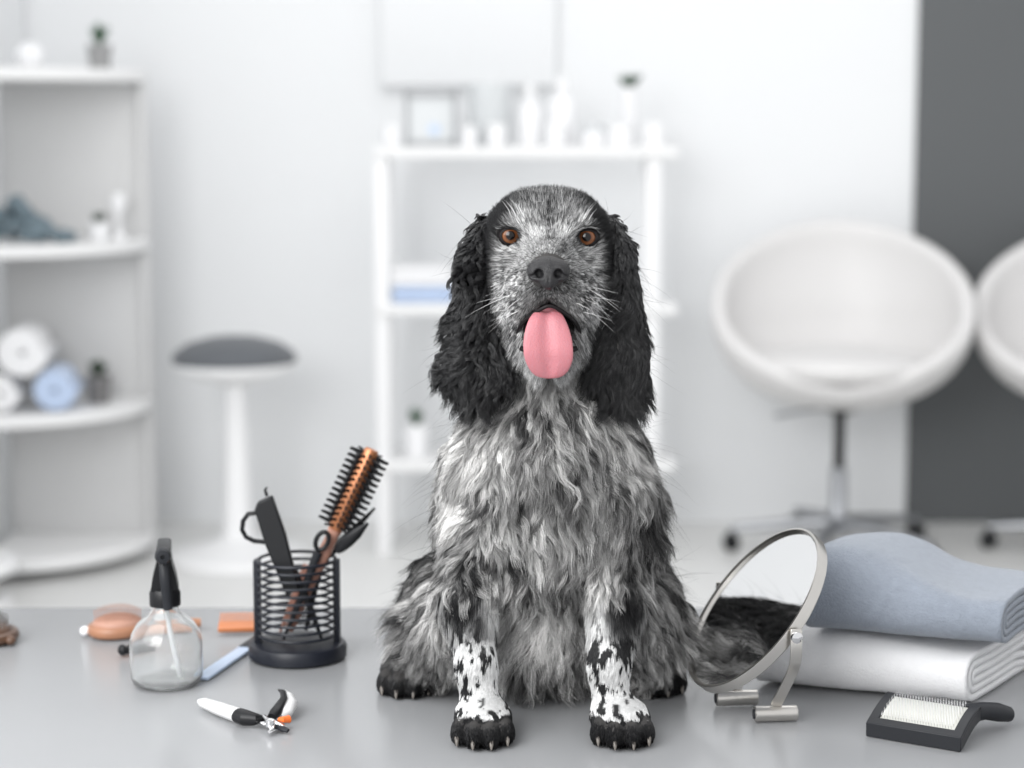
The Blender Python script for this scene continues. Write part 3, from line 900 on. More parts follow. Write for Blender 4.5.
c0, c1 = onplane(752, 688), onplane(966, 707)
d = c1 - c0
rz = math.atan2(d.y, d.x)
LW = d.length
mid = (c0 + c1) / 2
towel('folded_towel', 'white terry towel lying folded on the grooming table beneath the blue-grey one', M['towelw'], (mid.x, mid.y, TOP + G), rz, LW, 0.20, lambda u: 0.058 + 0.006 * math.sin(u * 5), 3, 0.80, 0.003, 3)
c0b, c1b = onplane(800, 641, TOP + 0.060), onplane(1008, 655, TOP + 0.060)
d = c1b - c0b
def hb(u):
    return 0.047 + 0.039 * math.exp(-((u - 0.08) / 0.40) ** 2)
def wrinkle(vs):
    x, y, z = vs[:, 0], vs[:, 1], vs[:, 2]
    k = np.clip(z / 0.10, 0, 1)
    z2 = z + k * (0.004 * np.sin((x * 0.8 + y * 0.9) * 45 + 1.0) * np.exp(-((y - 0.05) / 0.05) ** 2) + 0.002 * np.sin(x * 60 + y * 30))
    y2 = y + 0.03 * k * np.exp(-((x + 0.03) / 0.05) ** 2)
    return np.stack([x, y2, z2], 1)
lb = 0.200
rz2 = math.atan2(d.y, d.x)
mid = c0b + d.normalized() * lb / 2
towel('folded_towel', 'blue-grey terry towel heaped on top of the white towel', M['towelb'], (mid.x, mid.y, TOP + G + 0.0655), rz2, lb, 0.155, hb, 3, 0.80, 0.003, 8, extra=wrinkle)

# ------------------------------------------------------------------ slicker brush
s0, s1 = onplane(866, 737), onplane(961, 753)
d = s1 - s0
rzs = math.atan2(d.y, d.x)
LS = d.length
sl = thing('slicker_brush', 'black slicker brush with an arched pale pin pad lying before the white towel', 'brush', (s0.x, s0.y, TOP + G), rzs)
def arch(v):     # v 0..1 front to back -> (y, z)
    return (0.056 * v, 0.0115 + 0.016 * math.sin(min(1.0, v * 0.98) * PI / 2))
def archframe(u0, u1, v0, v1, top, bot, name, m, par, n=14, bev=0.001):
    vs, fs = [], []
    for i in range(n + 1):
        v = v0 + (v1 - v0) * i / n
        y, z = arch(v)
        e = 1e-3; y2, z2 = arch(v + e)
        nv = Vector((0, -(z2 - z), y2 - y)).normalized()
        a = Vector((0, y, z)) + nv * top; b = Vector((0, y, z)) + nv * bot
        if i == 0 and v0 == 0: b = Vector((0, -0.001, 0.0)); 
        vs += [(u0, b.y, max(0, b.z)), (u1, b.y, max(0, b.z)), (u1, a.y, a.z), (u0, a.y, a.z)]
    for i in range(n):
        for k in range(4):
            fs.append((i * 4 + k, i * 4 + (k + 1) % 4, i * 4 + 4 + (k + 1) % 4, i * 4 + 4 + k))
    fs += [(0, 1, 2, 3), tuple(n * 4 + k for k in (3, 2, 1, 0))]
    return MB().add(vs, fs).build(name, m, par, bev=bev)
bodyo = archframe(0, LS, 0, 1, 0.0, -0.012, 'body', M['slate'], sl)
b_ = 0.010
archframe(0, LS, 0, 0.16, 0.003, -0.001, 'rim', M['slate'], sl)
archframe(0, b_, 0.10, 1, 0.003, -0.001, 'rim', M['slate'], sl)
archframe(LS - b_, LS, 0.10, 1, 0.003, -0.001, 'rim', M['slate'], sl)
archframe(0, LS, 0.90, 1, 0.003, -0.001, 'rim', M['slate'], sl)
archframe(b_, LS - b_, 0.16, 0.90, 0.0012, -0.001, 'pin_pad', M['pinpad'], sl, bev=0)
mb = MB()
for i in range(26):
    for j in range(13):
        u = b_ + 0.002 + (LS - 2 * b_ - 0.004) * (i + 0.5 * (j % 2)) / 25.5
        v = 0.19 + 0.68 * j / 12
        y, z = arch(v); y2, z2 = arch(v + 1e-3)
        nv = Vector((0, -(z2 - z), y2 - y)).normalized()
        q = Vector((u, y, z))
        mb.tube([q, q + nv * 0.0055, q + nv * 0.0085 + Vector((0.0, 0.003, 0))], [0.00022, 0.00022, 0.00015], 4)
mb.build('wire_pins', M['steel'], sl)['kind'] = 'stuff'
# handle leaving the back edge toward the right
hy, hz = arch(1.0)
MB().tube([(LS * 0.80, hy - 0.012, hz - 0.008), (LS * 0.88, hy + 0.006, hz - 0.007), (LS * 0.96, hy + 0.020, 0.020), (LS * 1.05, hy + 0.034, 0.0165), (LS * 1.13, hy + 0.046, 0.0125)], [0.010, 0.0115, 0.0105, 0.0115, 0.0095], 20, up=(0, 0, 1), flat=0.8).build('handle', M['slate'], sl)
# ================================================================== the dog
HAIR = 1.0        # hair density factor
rng = np.random.default_rng(11)
def A3(v): return np.array(v, float)

def sd_ell(P, c, r, rot=None):
    q = P - c
    if rot is not None: q = q @ rot
    k0 = np.sqrt(((q / r) ** 2).sum(-1)); k1 = np.sqrt(((q / (r * r)) ** 2).sum(-1)) + 1e-9
    return np.where(k0 < 1e-6, -min(r), k0 * (k0 - 1) / k1)
def sd_cap(P, a, b, ra, rb):
    ab = b - a
    t = np.clip(((P - a) @ ab) / (ab @ ab), 0, 1)
    return np.sqrt(((P - a - t[..., None] * ab) ** 2).sum(-1)) - (ra + (rb - ra) * t)

class Sdf:
    def __init__(self): self.p = []
    def ell(self, c, r, k=0.015, g='', op='+', rot=None):
        self.p.append((op, 'e', A3(c), A3(r), None, None, k, g, rot)); return self
    def cap(self, a, b, ra, rb, k=0.015, g='', op='+'):
        self.p.append((op, 'c', A3(a), A3(b), ra, rb, k, g, None)); return self
    def dist(self, pr, P):
        op, t, a, b, ra, rb, k, g, rot = pr
        return sd_ell(P, a, b, rot) if t == 'e' else sd_cap(P, a, b, ra, rb)
    def bounds(self, pr):
        op, t, a, b, ra, rb, k, g, rot = pr
        if t == 'e':
            m = b if rot is None else np.full(3, b.max()); return a - m, a + m
        r = max(ra, rb); return np.minimum(a, b) - r, np.maximum(a, b) + r
    def mesh(self, h, pad=0.006):
        adds = [q for q in self.p if q[0] == '+']
        lo = np.min([self.bounds(q)[0] for q in adds], 0) - pad
        hi = np.max([self.bounds(q)[1] for q in adds], 0) + pad
        n = np.ceil((hi - lo) / h).astype(int) + 1
        ax = [lo[i] + h * np.arange(n[i]) for i in range(3)]
        F = np.full(n, 0.05)
        for pr in self.p:
            op, k = pr[0], pr[6]
            b0, b1 = self.bounds(pr)
            m = k + 3 * h
            i0 = np.maximum(0, np.floor((b0 - m - lo) / h).astype(int)); i1 = np.minimum(n, np.ceil((b1 + m - lo) / h).astype(int) + 1)
            sl = tuple(slice(a_, b_) for a_, b_ in zip(i0, i1))
            G3 = np.stack(np.meshgrid(*[ax[i][sl[i]] for i in range(3)], indexing='ij'), -1)
            d = self.dist(pr, G3)
            f = F[sl]
            if op == '+':
                hh = np.clip(0.5 + 0.5 * (f - d) / k, 0, 1)
                F[sl] = f * (1 - hh) + d * hh - k * hh * (1 - hh)
            else:
                hh = np.clip(0.5 - 0.5 * (f + d) / k, 0, 1)
                F[sl] = f * (1 - hh) + (-d) * hh + k * hh * (1 - hh)
        return nets(F, lo, h)
    def groups(self, P):
        names = sorted({q[7] for q in self.p if q[7]})
        out = np.full((len(names), len(P)), 1e9)
        for q in self.p:
            if q[7] and q[0] == '+':
                i = names.index(q[7]); out[i] = np.minimum(out[i], self.dist(q, P))
        return np.array(names)[out.argmin(0)], {nm: out[i] for i, nm in enumerate(names)}

def nets(F, lo, h):
    S = F < 0
    nx, ny, nz = F.shape
    cs = [(i, j, k) for i in (0, 1) for j in (0, 1) for k in (0, 1)]
    def sub(Aa, c): return Aa[c[0]:nx - 1 + c[0], c[1]:ny - 1 + c[1], c[2]:nz - 1 + c[2]]
    cnt = sum(sub(S, c).astype(np.int8) for c in cs)
    act = (cnt > 0) & (cnt < 8)
    idx = np.full(act.shape, -1, np.int64)
    cells = np.argwhere(act)
    idx[act] = np.arange(len(cells))
    acc = np.zeros((len(cells), 3)); num = np.zeros(len(cells))
    f8 = {c: F[cells[:, 0] + c[0], cells[:, 1] + c[1], cells[:, 2] + c[2]] for c in cs}
    for a in cs:
        for d in range(3):
            if a[d] == 0:
                b = list(a); b[d] = 1; b = tuple(b)
                fa, fb = f8[a], f8[b]
                m = (fa < 0) != (fb < 0)
                t = np.where(m, fa / np.where(m, fa - fb, 1), 0)
                p = np.tile(np.array(a, float), (len(cells), 1)); p[:, d] = t
                acc[m] += p[m]; num[m] += 1
    V = lo + h * (cells + acc / num[:, None])
    faces = []
    for d in range(3):
        e, g = (d + 1) % 3, (d + 2) % 3
        sa = [slice(None)] * 3; sb = [slice(None)] * 3
        sa[d] = slice(0, -1); sb[d] = slice(1, None)
        a, b = S[tuple(sa)], S[tuple(sb)]
        ed = np.argwhere(a != b)
        inside = a[tuple(ed.T)]
        ok = (ed[:, e] > 0) & (ed[:, g] > 0)
        ok &= (ed[:, e] < F.shape[e] - 1) & (ed[:, g] < F.shape[g] - 1)
        ed, inside = ed[ok], inside[ok]
        def cell(de, dg):
            q = ed.copy(); q[:, e] -= de; q[:, g] -= dg
            return idx[tuple(q.T)]
        q = np.stack([cell(1, 1), cell(0, 1), cell(0, 0), cell(1, 0)], 1)
        q[~inside] = q[~inside][:, ::-1]
        faces.append(q)
    return V, np.concatenate(faces)

def mesh_obj(name, V, Fq, m, parent):
    me = bpy.data.meshes.new(name)
    me.from_pydata(V.tolist(), [], Fq.tolist())
    me.materials.append(m)
    me.shade_smooth()
    o = bpy.data.objects.new(name, me); COL.objects.link(o); o.parent = parent
    return o

SP = 0.00096
def sstep(a, b, x):
    t = np.clip((x - a) / (b - a), 0, 1); return t * t * (3 - 2 * t)

def hd_(px, py, Y): return A3(W(px, py, Y))

# ---- coat and skin materials
def hair_mat(name, rough=0.45, spec=0.35):
    m = bpy.data.materials.new(name); m.use_nodes = True
    nt = m.node_tree; b = nt.nodes['Principled BSDF']
    at = nt.nodes.new('ShaderNodeAttribute'); at.attribute_name = 'coat'; at.attribute_type = 'GEOMETRY'
    nt.links.new(at.outputs['Color'], b.inputs['Base Color'])
    b.inputs['Roughness'].default_value = rough
    b.inputs['Specular IOR Level'].default_value = spec
    return m
HM = hair_mat('coat_hair', 0.5, 0.2)
HME = hair_mat('ear_hair', 0.36, 0.45)
skin = mat('dog_skin', (0.05, 0.048, 0.047), 0.7, var=0.3, vscale=60)
noseM = mat('dog_nose', (0.016, 0.0155, 0.017), 0.36, bump=0.55, bscale=900, var=0.15, vscale=200)
lipM = mat('dog_lip', (0.010, 0.008, 0.0085), 0.45, var=0.2, spec=0.25)
tongueM = mat('dog_tongue', (0.47, 0.175, 0.20), 0.36, bump=0.35, bscale=700, var=0.07, vscale=50, sss=0.25)
clawM = mat('dog_claw', (0.16, 0.145, 0.13), 0.35, var=0.3)

# eye: iris and pupil from the distance to the eye's own axis (local -y)
def eye_mat():
    m = bpy.data.materials.new('dog_eye'); m.use_nodes = True
    nt = m.node_tree; b = nt.nodes['Principled BSDF']
    tc = nt.nodes.new('ShaderNodeTexCoord'); sp_ = nt.nodes.new('ShaderNodeSeparateXYZ')
    nt.links.new(tc.outputs['Object'], sp_.inputs[0])
    cb = nt.nodes.new('ShaderNodeCombineXYZ')
    nt.links.new(sp_.outputs[0], cb.inputs[0]); nt.links.new(sp_.outputs[2], cb.inputs[2])
    ln = nt.nodes.new('ShaderNodeVectorMath'); ln.operation = 'LENGTH'
    nt.links.new(cb.outputs[0], ln.inputs[0])
    mr_ = nt.nodes.new('ShaderNodeMapRange'); mr_.inputs['From Max'].default_value = 0.0115
    nt.links.new(ln.outputs['Value'], mr_.inputs['Value'])
    cr = nt.nodes.new('ShaderNodeValToRGB')
    e = cr.color_ramp.elements
    e[0].position = 0.0; e[0].color = (0.004, 0.003, 0.003, 1)
    e[1].position = 1.0; e[1].color = (0.30, 0.26, 0.24, 1)
    for p_, c in ((0.34, (0.004, 0.003, 0.003, 1)), (0.40, (0.10, 0.035, 0.014, 1)), (0.58, (0.19, 0.075, 0.032, 1)), (0.72, (0.12, 0.045, 0.02, 1)), (0.80, (0.02, 0.012, 0.01, 1)), (0.88, (0.22, 0.18, 0.16, 1))):
        q = e.new(p_); q.color = c
    nt.links.new(mr_.outputs[0], cr.inputs[0]); nt.links.new(cr.outputs[0], b.inputs['Base Color'])
    b.inputs['Roughness'].default_value = 0.12
    b.inputs['Coat Weight'].default_value = 0.45; b.inputs['Specular IOR Level'].default_value = 0.2; b.inputs['Coat Roughness'].default_value = 0.02
    return m
eyeM = eye_mat()

p = onplane(548, 700)
dog = thing('spaniel', 'black and white ticked spaniel sitting on the grey table with its pink tongue out', 'dog', (p.x, 2.0, TOP))
DL = A3(dog.location)
class Off:     # parent helper: children are built in world space then shifted to the dog's origin
    pass
def child(name, V, Fq, m, parent=None):
    o = mesh_obj(name, V - DL, Fq, m, parent or dog)
    return o

# ---- body
B = Sdf()
H0 = hd_(548.5, 236, 1.895)
def L(x, f, z): return H0 + A3((x, -f, z))
for s in (-1, 1):
    B.ell(L(s * 0.0185, -0.022, 0.008), (0.028, 0.036, 0.0275), 0.02, 'head')
    B.ell(L(s * 0.036, -0.006, 0.0125), (0.015, 0.013, 0.0075), 0.010, 'head')
    B.ell(L(s * 0.043, -0.032, -0.022), (0.017, 0.034, 0.030), 0.02, 'head')
    B.ell(L(s * 0.0155, 0.045, -0.0385), (0.0195, 0.033, 0.0205), 0.012, 'head')
    B.ell(L(s * 0.0265, 0.028, -0.0515), (0.0160, 0.033, 0.0255), 0.014, 'head')
    B.ell(L(s * 0.030, -0.03, -0.062), (0.026, 0.04, 0.038), 0.02, 'head')
    B.ell(L(s * 0.0195, 0.004, -0.090), (0.0150, 0.030, 0.020), 0.012, 'head')
B.ell(L(0, -0.052, -0.006), (0.0545, 0.062, 0.0445), 0.02, 'head')
B.cap(L(0, -0.004, -0.010), L(0, 0.068, -0.026), 0.0225, 0.0170, 0.014, 'head')
B.cap(L(0, -0.02, -0.088), L(0, 0.032, -0.109), 0.028, 0.016, 0.012, 'head')
B.cap(L(0, -0.06, -0.06), hd_(548, 430, 1.985), 0.052, 0.070, 0.03, 'neck')
B.ell(L(0, 0.050, -0.0800), (0.0235, 0.042, 0.0165), 0.006, '', '-')
for s in (-1, 1):
    B.ell(L(s * 0.0368, -0.0025, -0.0005), (0.0110, 0.0110, 0.0108), 0.004, '', '-')
    B.ell(hd_(510.5 if s < 0 else 586.5, 236, 1.8985) + A3((0, -0.012, 0)), (0.0112, 0.0165, 0.0084), 0.003, '', '-')
B.ell(hd_(548, 490, 1.965), (0.076, 0.072, 0.100), 0.03, 'chest')
B.ell(hd_(548, 452, 1.935), (0.055, 0.045, 0.06), 0.03, 'chest')
B.ell(hd_(546, 585, 2.01), (0.060, 0.07, 0.080), 0.03, 'belly')
B.ell(hd_(548, 560, 2.09), (0.078, 0.11, 0.120), 0.03, 'back')
B.cap((H0[0], 2.035, 1.040), (H0[0], 2.13, 0.895), 0.066, 0.092, 0.03, 'back')
B.ell((H0[0], 2.15, TOP + 0.085), (0.088, 0.10, 0.080), 0.03, 'back')
legs = {-1: [(480, 505, 1.955), (468, 590, 1.915), (476, 662, 1.889), (482, 712, 1.880)],
        1: [(616, 505, 1.955), (617, 590, 1.915), (609, 662, 1.889), (612, 712, 1.880)]}
paws = {-1: (483, 1.866), 1: (621, 1.866)}
hind = {-1: (408, 2.035), 1: (655, 2.040)}
claws = []
for s in (-1, 1):
    q = [hd_(*t) for t in legs[s]]
    B.ell(q[0] + A3((0, 0, 0.01)), (0.034, 0.050, 0.070), 0.03, 'chest')
    B.cap(q[0], q[1], 0.034, 0.0235, 0.02, 'upper')
    B.cap(q[1], q[2], 0.0235, 0.0175, 0.012, 'leg')
    B.cap(q[2], q[3], 0.0175, 0.0180, 0.012, 'leg')
    for (px, Y), sc_, gname in ((paws[s], 1.0, 'paw'), (hind[s], 1.0, 'hindpaw')):
        x0 = (px - 512) / FPX * Y * 1.04
        z0 = TOP + 0.017
        B.ell((x0, Y + 0.012, z0 + 0.002), (0.0275, 0.034, 0.0175), 0.012, gname)
        if gname == 'hindpaw':
            B.ell((x0, Y + 0.055, z0 + 0.006), (0.022, 0.06, 0.020), 0.015, gname)
        for k, (dx, dy, rr) in enumerate(((-0.0215, 0.000, 0.0088), (-0.0078, -0.012, 0.0098), (0.0078, -0.012, 0.0098), (0.0215, 0.000, 0.0088))):
            c = A3((x0 + dx, Y - 0.012 + dy, TOP + 0.0115))
            B.ell(c, (rr, 0.019, 0.0120), 0.0035, gname)
            claws.append((c + A3((dx * 0.12, -0.0165, 0.000)), gname))
    t = hd_(442 if s < 0 else 642, 617, 2.045)
    B.ell(t, (0.038, 0.085, 0.062), 0.03, 'thigh')
BV, BF = B.mesh(0.0030)
keep = BV[:, 2] < TOP + 0.0006
BV[keep, 2] = TOP + 0.0006
BODY = child('body', BV, BF, hair_mat('body_skin', 0.75, 0.2))

# ---- ears
E_ = {}
for s, pts in ((-1, ((485, 236, 1.935), (475, 275, 1.922), (473, 325, 1.912), (475, 364, 1.905))), (1, ((609, 236, 1.935), (619, 275, 1.922), (621, 325, 1.912), (619, 364, 1.905)))):
    e = Sdf()
    q = [hd_(*t) for t in pts]
    e.ell(q[0], (0.012, 0.022, 0.019), 0.012, 'ear')
    e.ell(q[1], (0.0155, 0.014, 0.036), 0.015, 'ear')
    e.ell(q[2], (0.0200, 0.013, 0.042), 0.015, 'ear')
    e.ell(q[3], (0.0255, 0.013, 0.027), 0.015, 'ear')
    v, f = e.mesh(0.003)
    E_[s] = (v, f, child('ear', v, f, skin))

# ---- nose
N0 = hd_(548.5, 271.5, 1.801)
n = Sdf()
n.ell(N0 + A3((0, 0.004, 0.001)), (0.0175, 0.014, 0.0120), 0.006, 'n')
for s in (-1, 1):
    n.ell(N0 + A3((s * 0.0105, 0.001, 0.0)), (0.0090, 0.0105, 0.0095), 0.004, 'n')
n.ell(N0 + A3((0, -0.003, -0.008)), (0.0068, 0.009, 0.0085), 0.006, 'n')
n.cap(N0 + A3((0, 0.008, 0.0)), N0 + A3((0, 0.030, 0.004)), 0.011, 0.012, 0.006, 'n')
for s in (-1, 1):
    n.ell(N0 + A3((s * 0.0088, -0.0100, -0.0015)), (0.0040, 0.008, 0.0044), 0.002, '', '-')
    n.cap(N0 + A3((s * 0.0100, -0.009, -0.0030)), N0 + A3((s * 0.0175, -0.004, -0.0045)), 0.0026, 0.0010, 0.002, '', '-')
n.cap(N0 + A3((0, -0.0125, 0.000)), N0 + A3((0, -0.0115, -0.018)), 0.0010, 0.0010, 0.0015, '', '-')
v, f = n.mesh(0.0008)
child('nose', v, f, noseM)

# ---- eyes, lids
for s, ex, ey in ((-1, 510.5, 235.5), (1, 586.5, 237)):
    ec = hd_(ex, ey, 1.8985)
    m_ = MB().ell((0, 0, 0), (0.0106, 0.0106, 0.0106), n=32, m=20)
    o = m_.build('eye', eyeM, dog); o.location = Vector(ec - DL)
    d = (Vector((0, 0, CAMZ)) - Vector(ec)).normalized()
    o.rotation_euler = d.to_track_quat('-Y', 'Z').to_euler()
    l = Sdf()
    l.ell(ec, (0.0118, 0.0118, 0.0118), 0.001, 'l')
    l.ell(ec, (0.0107, 0.0107, 0.0107), 0.0005, '', '-')
    rot = np.array(Matrix.Rotation(s * rad(-8), 3, 'Y'))
    l.ell(ec + A3((s * -0.0005, -0.015, -0.0005)), (0.0093, 0.016, 0.0066), 0.0012, '', '-', rot)
    l.ell(ec + A3((0, 0.012, 0)), (0.03, 0.0085, 0.03), 0.001, '', '-')
    v, f = l.mesh(0.0008)
    child('eyelid', v, f, lipM)

# ---- mouth lining, lips, tongue
mo = Sdf()
mo.ell(L(0, 0.016, -0.085), (0.0270, 0.036, 0.0170), 0.004, 'm')
mo.ell(L(0, 0.060, -0.081), (0.0230, 0.036, 0.0150), 0.004, '', '-')
v, f = mo.mesh(0.0012)
child('mouth_lining', v, f, lipM)
# lips: thin black rim along the upper lip, from corner to corner
def cat(ctl, n):
    ctl = [A3(c) for c in ctl]; out = []
    for i in range(n + 1):
        t = i / n * (len(ctl) - 1); k = min(len(ctl) - 2, int(t)); u = t - k
        a = ctl[max(0, k - 1)]; b = ctl[k]; d_ = ctl[k + 1]; e = ctl[min(len(ctl) - 1, k + 2)]
        out.append(0.5 * ((2 * b) + (d_ - a) * u + (2 * a - 5 * b + 4 * d_ - e) * u * u + (3 * b - a - 3 * d_ + e) * u ** 3))
    return out
up_ = cat([L(-0.0295, 0.010, -0.1005), L(-0.0290, 0.028, -0.0885), L(-0.0225, 0.051, -0.0750), L(-0.010, 0.066, -0.0645), L(0, 0.069, -0.0600), L(0.010, 0.066, -0.0645), L(0.0225, 0.051, -0.0750), L(0.0290, 0.028, -0.0885), L(0.0295, 0.010, -0.1005)], 48)
MB().tube([Vector(q - DL) for q in up_], [0.0019] * 49, 10).build('lip', lipM, dog)
lo_ = cat([L(-0.0295, 0.010, -0.1005), L(-0.0265, 0.026, -0.1035), L(-0.015, 0.041, -0.1050), L(0, 0.046, -0.1050), L(0.015, 0.041, -0.1050), L(0.0265, 0.026, -0.1035), L(0.0295, 0.010, -0.1005)], 40)
MB().tube([Vector(q - DL) for q in lo_], [0.0028] * 41, 10).build('lip', lipM, dog)
# tongue: lofted sections
tc_ = cat([hd_(548, 315, 1.870), hd_(548, 311, 1.845), hd_(547, 319, 1.828), hd_(548, 346, 1.821), hd_(549, 363, 1.8215), hd_(549.5, 378.5, 1.825)], 44)
vs, fs = [], []
NS = 28
for i, c in enumerate(tc_):
    t = i / 44
    a = tc_[max(0, i - 1)]; b = tc_[min(44, i + 1)]
    T = (b - a) / np.linalg.norm(b - a)
    X = A3((1, 0, 0)); Nn = np.cross(X, T); Nn = Nn / np.linalg.norm(Nn)
    if Nn[1] > 0 and t > 0.3: Nn = -Nn
    w = 0.0085 + 0.0143 * sstep(0.18, 0.60, t)
    w = w if t < 0.66 else w * math.sqrt(max(0.004, 1 - ((t - 0.66) / 0.343) ** 2)) 
    th_ = 0.0045 * (1 if t < 0.8 else math.sqrt(max(0.02, 1 - ((t - 0.8) / 0.202) ** 2)))
    for k in range(NS):
        an = 2 * PI * k / NS
        cx, cn = math.cos(an), math.sin(an)
        sx_ = math.copysign(abs(cx) ** 0.75, cx) * w
        groove = 0.0036 * math.exp(-(sx_ / 0.0017) ** 2) * min(1, t * 3) * (1 if t < 0.85 else max(0, (1 - t) / 0.15))
        cup = 0.0022 * (sx_ / 0.02) ** 2
        nn = cn * th_ - (groove if cn > 0 else 0) + cup
        vs.append(Vector(c + X * sx_ + Nn * nn - DL + A3((0, 0, 0))))
for i in range(44):
    for k in range(NS):
        fs.append((i * NS + k, i * NS + (k + 1) % NS, (i + 1) * NS + (k + 1) % NS, (i + 1) * NS + k))
fs += [tuple(range(NS))[::-1], tuple(44 * NS + k for k in range(NS))]
MB().add(vs, fs).build('tongue', tongueM, dog, angle=180, sub=1)

# ---- claws
for c, g in claws:
    c = Vector(c - DL)
    MB().tube([c + Vector((0, 0.004, -0.001)), c + Vector((0, -0.002, -0.002)), c + Vector((0, -0.0050, -0.0050)), c + Vector((0, -0.0058, -0.0085))], [0.0024, 0.0023, 0.0017, 0.0006], 10).build('claw', clawM, dog)

# ================================================================== fur
def sample(V, Fq, Nn, w):
    T = np.concatenate([Fq[:, [0, 1, 2]], Fq[:, [0, 2, 3]]])
    a, b, c = V[T[:, 0]], V[T[:, 1]], V[T[:, 2]]
    nrm = np.cross(b - a, c - a); ar = np.linalg.norm(nrm, axis=1) * 0.5
    cen = (a + b + c) / 3
    nn = nrm / (2 * ar[:, None] + 1e-12)
    pw = ar * w(cen, nn); pw = pw / pw.sum()
    i = rng.choice(len(T), Nn, p=pw)
    r1, r2 = np.sqrt(rng.random(Nn)), rng.random(Nn)
    P = (1 - r1)[:, None] * a[i] + (r1 * (1 - r2))[:, None] * b[i] + (r1 * r2)[:, None] * c[i]
    vn = vert_normals(V, Fq)
    n_ = (1 - r1)[:, None] * vn[T[i, 0]] + (r1 * (1 - r2))[:, None] * vn[T[i, 1]] + (r1 * r2)[:, None] * vn[T[i, 2]]
    n_ /= np.linalg.norm(n_, axis=1)[:, None] + 1e-12
    return P, n_
_vn = {}
def vert_normals(V, Fq):
    key = id(V)
    if key not in _vn:
        T = np.concatenate([Fq[:, [0, 1, 2]], Fq[:, [0, 2, 3]]])
        fn = np.cross(V[T[:, 1]] - V[T[:, 0]], V[T[:, 2]] - V[T[:, 0]])
        vn = np.zeros_like(V)
        for k in range(3):
            for d in range(3):
                vn[:, d] += np.bincount(T[:, k], fn[:, d], len(V))
        vn /= np.linalg.norm(vn, axis=1)[:, None] + 1e-12
        # a few smoothing passes so fur lies evenly
        E2 = np.concatenate([Fq[:, [0, 1]], Fq[:, [1, 2]], Fq[:, [2, 3]], Fq[:, [3, 0]]])
        for _ in range(4):
            acc = vn.copy()
            for d in range(3):
                acc[:, d] += np.bincount(E2[:, 0], vn[E2[:, 1], d], len(V)) + np.bincount(E2[:, 1], vn[E2[:, 0], d], len(V))
            vn = acc / (np.linalg.norm(acc, axis=1)[:, None] + 1e-12)
        _vn[key] = (V, vn)
    return _vn[key][1]
def norm(a): return a / (np.linalg.norm(a, axis=-1, keepdims=True) + 1e-12)
def vn3(P, f, seed): return np.stack([vnoise(P, f, seed), vnoise(P, f, seed + 31), vnoise(P, f, seed + 57)], 1)
# pattern of the coat, in the dog's own frontal plane (units of about a millimetre)
def uv(P): return 548 + (P[:, 0] - H0[0]) / SP, 250 + (1.218 - P[:, 2]) / SP
def g2(u, v, cu, cv, ru, rv): return np.exp(-((u - cu) / ru) ** 2 - ((v - cv) / rv) ** 2)
def paint(u, v, base, blobs):
    c = base
    for cu, cv, ru, rv, val, w in blobs:
        k = np.clip(g2(u, v, cu, cv, ru, rv) * w, 0, 1); c = c * (1 - k) + val * k
    return c

BVH_body = BVHTree.FromPolygons(BV.tolist(), BF.tolist())

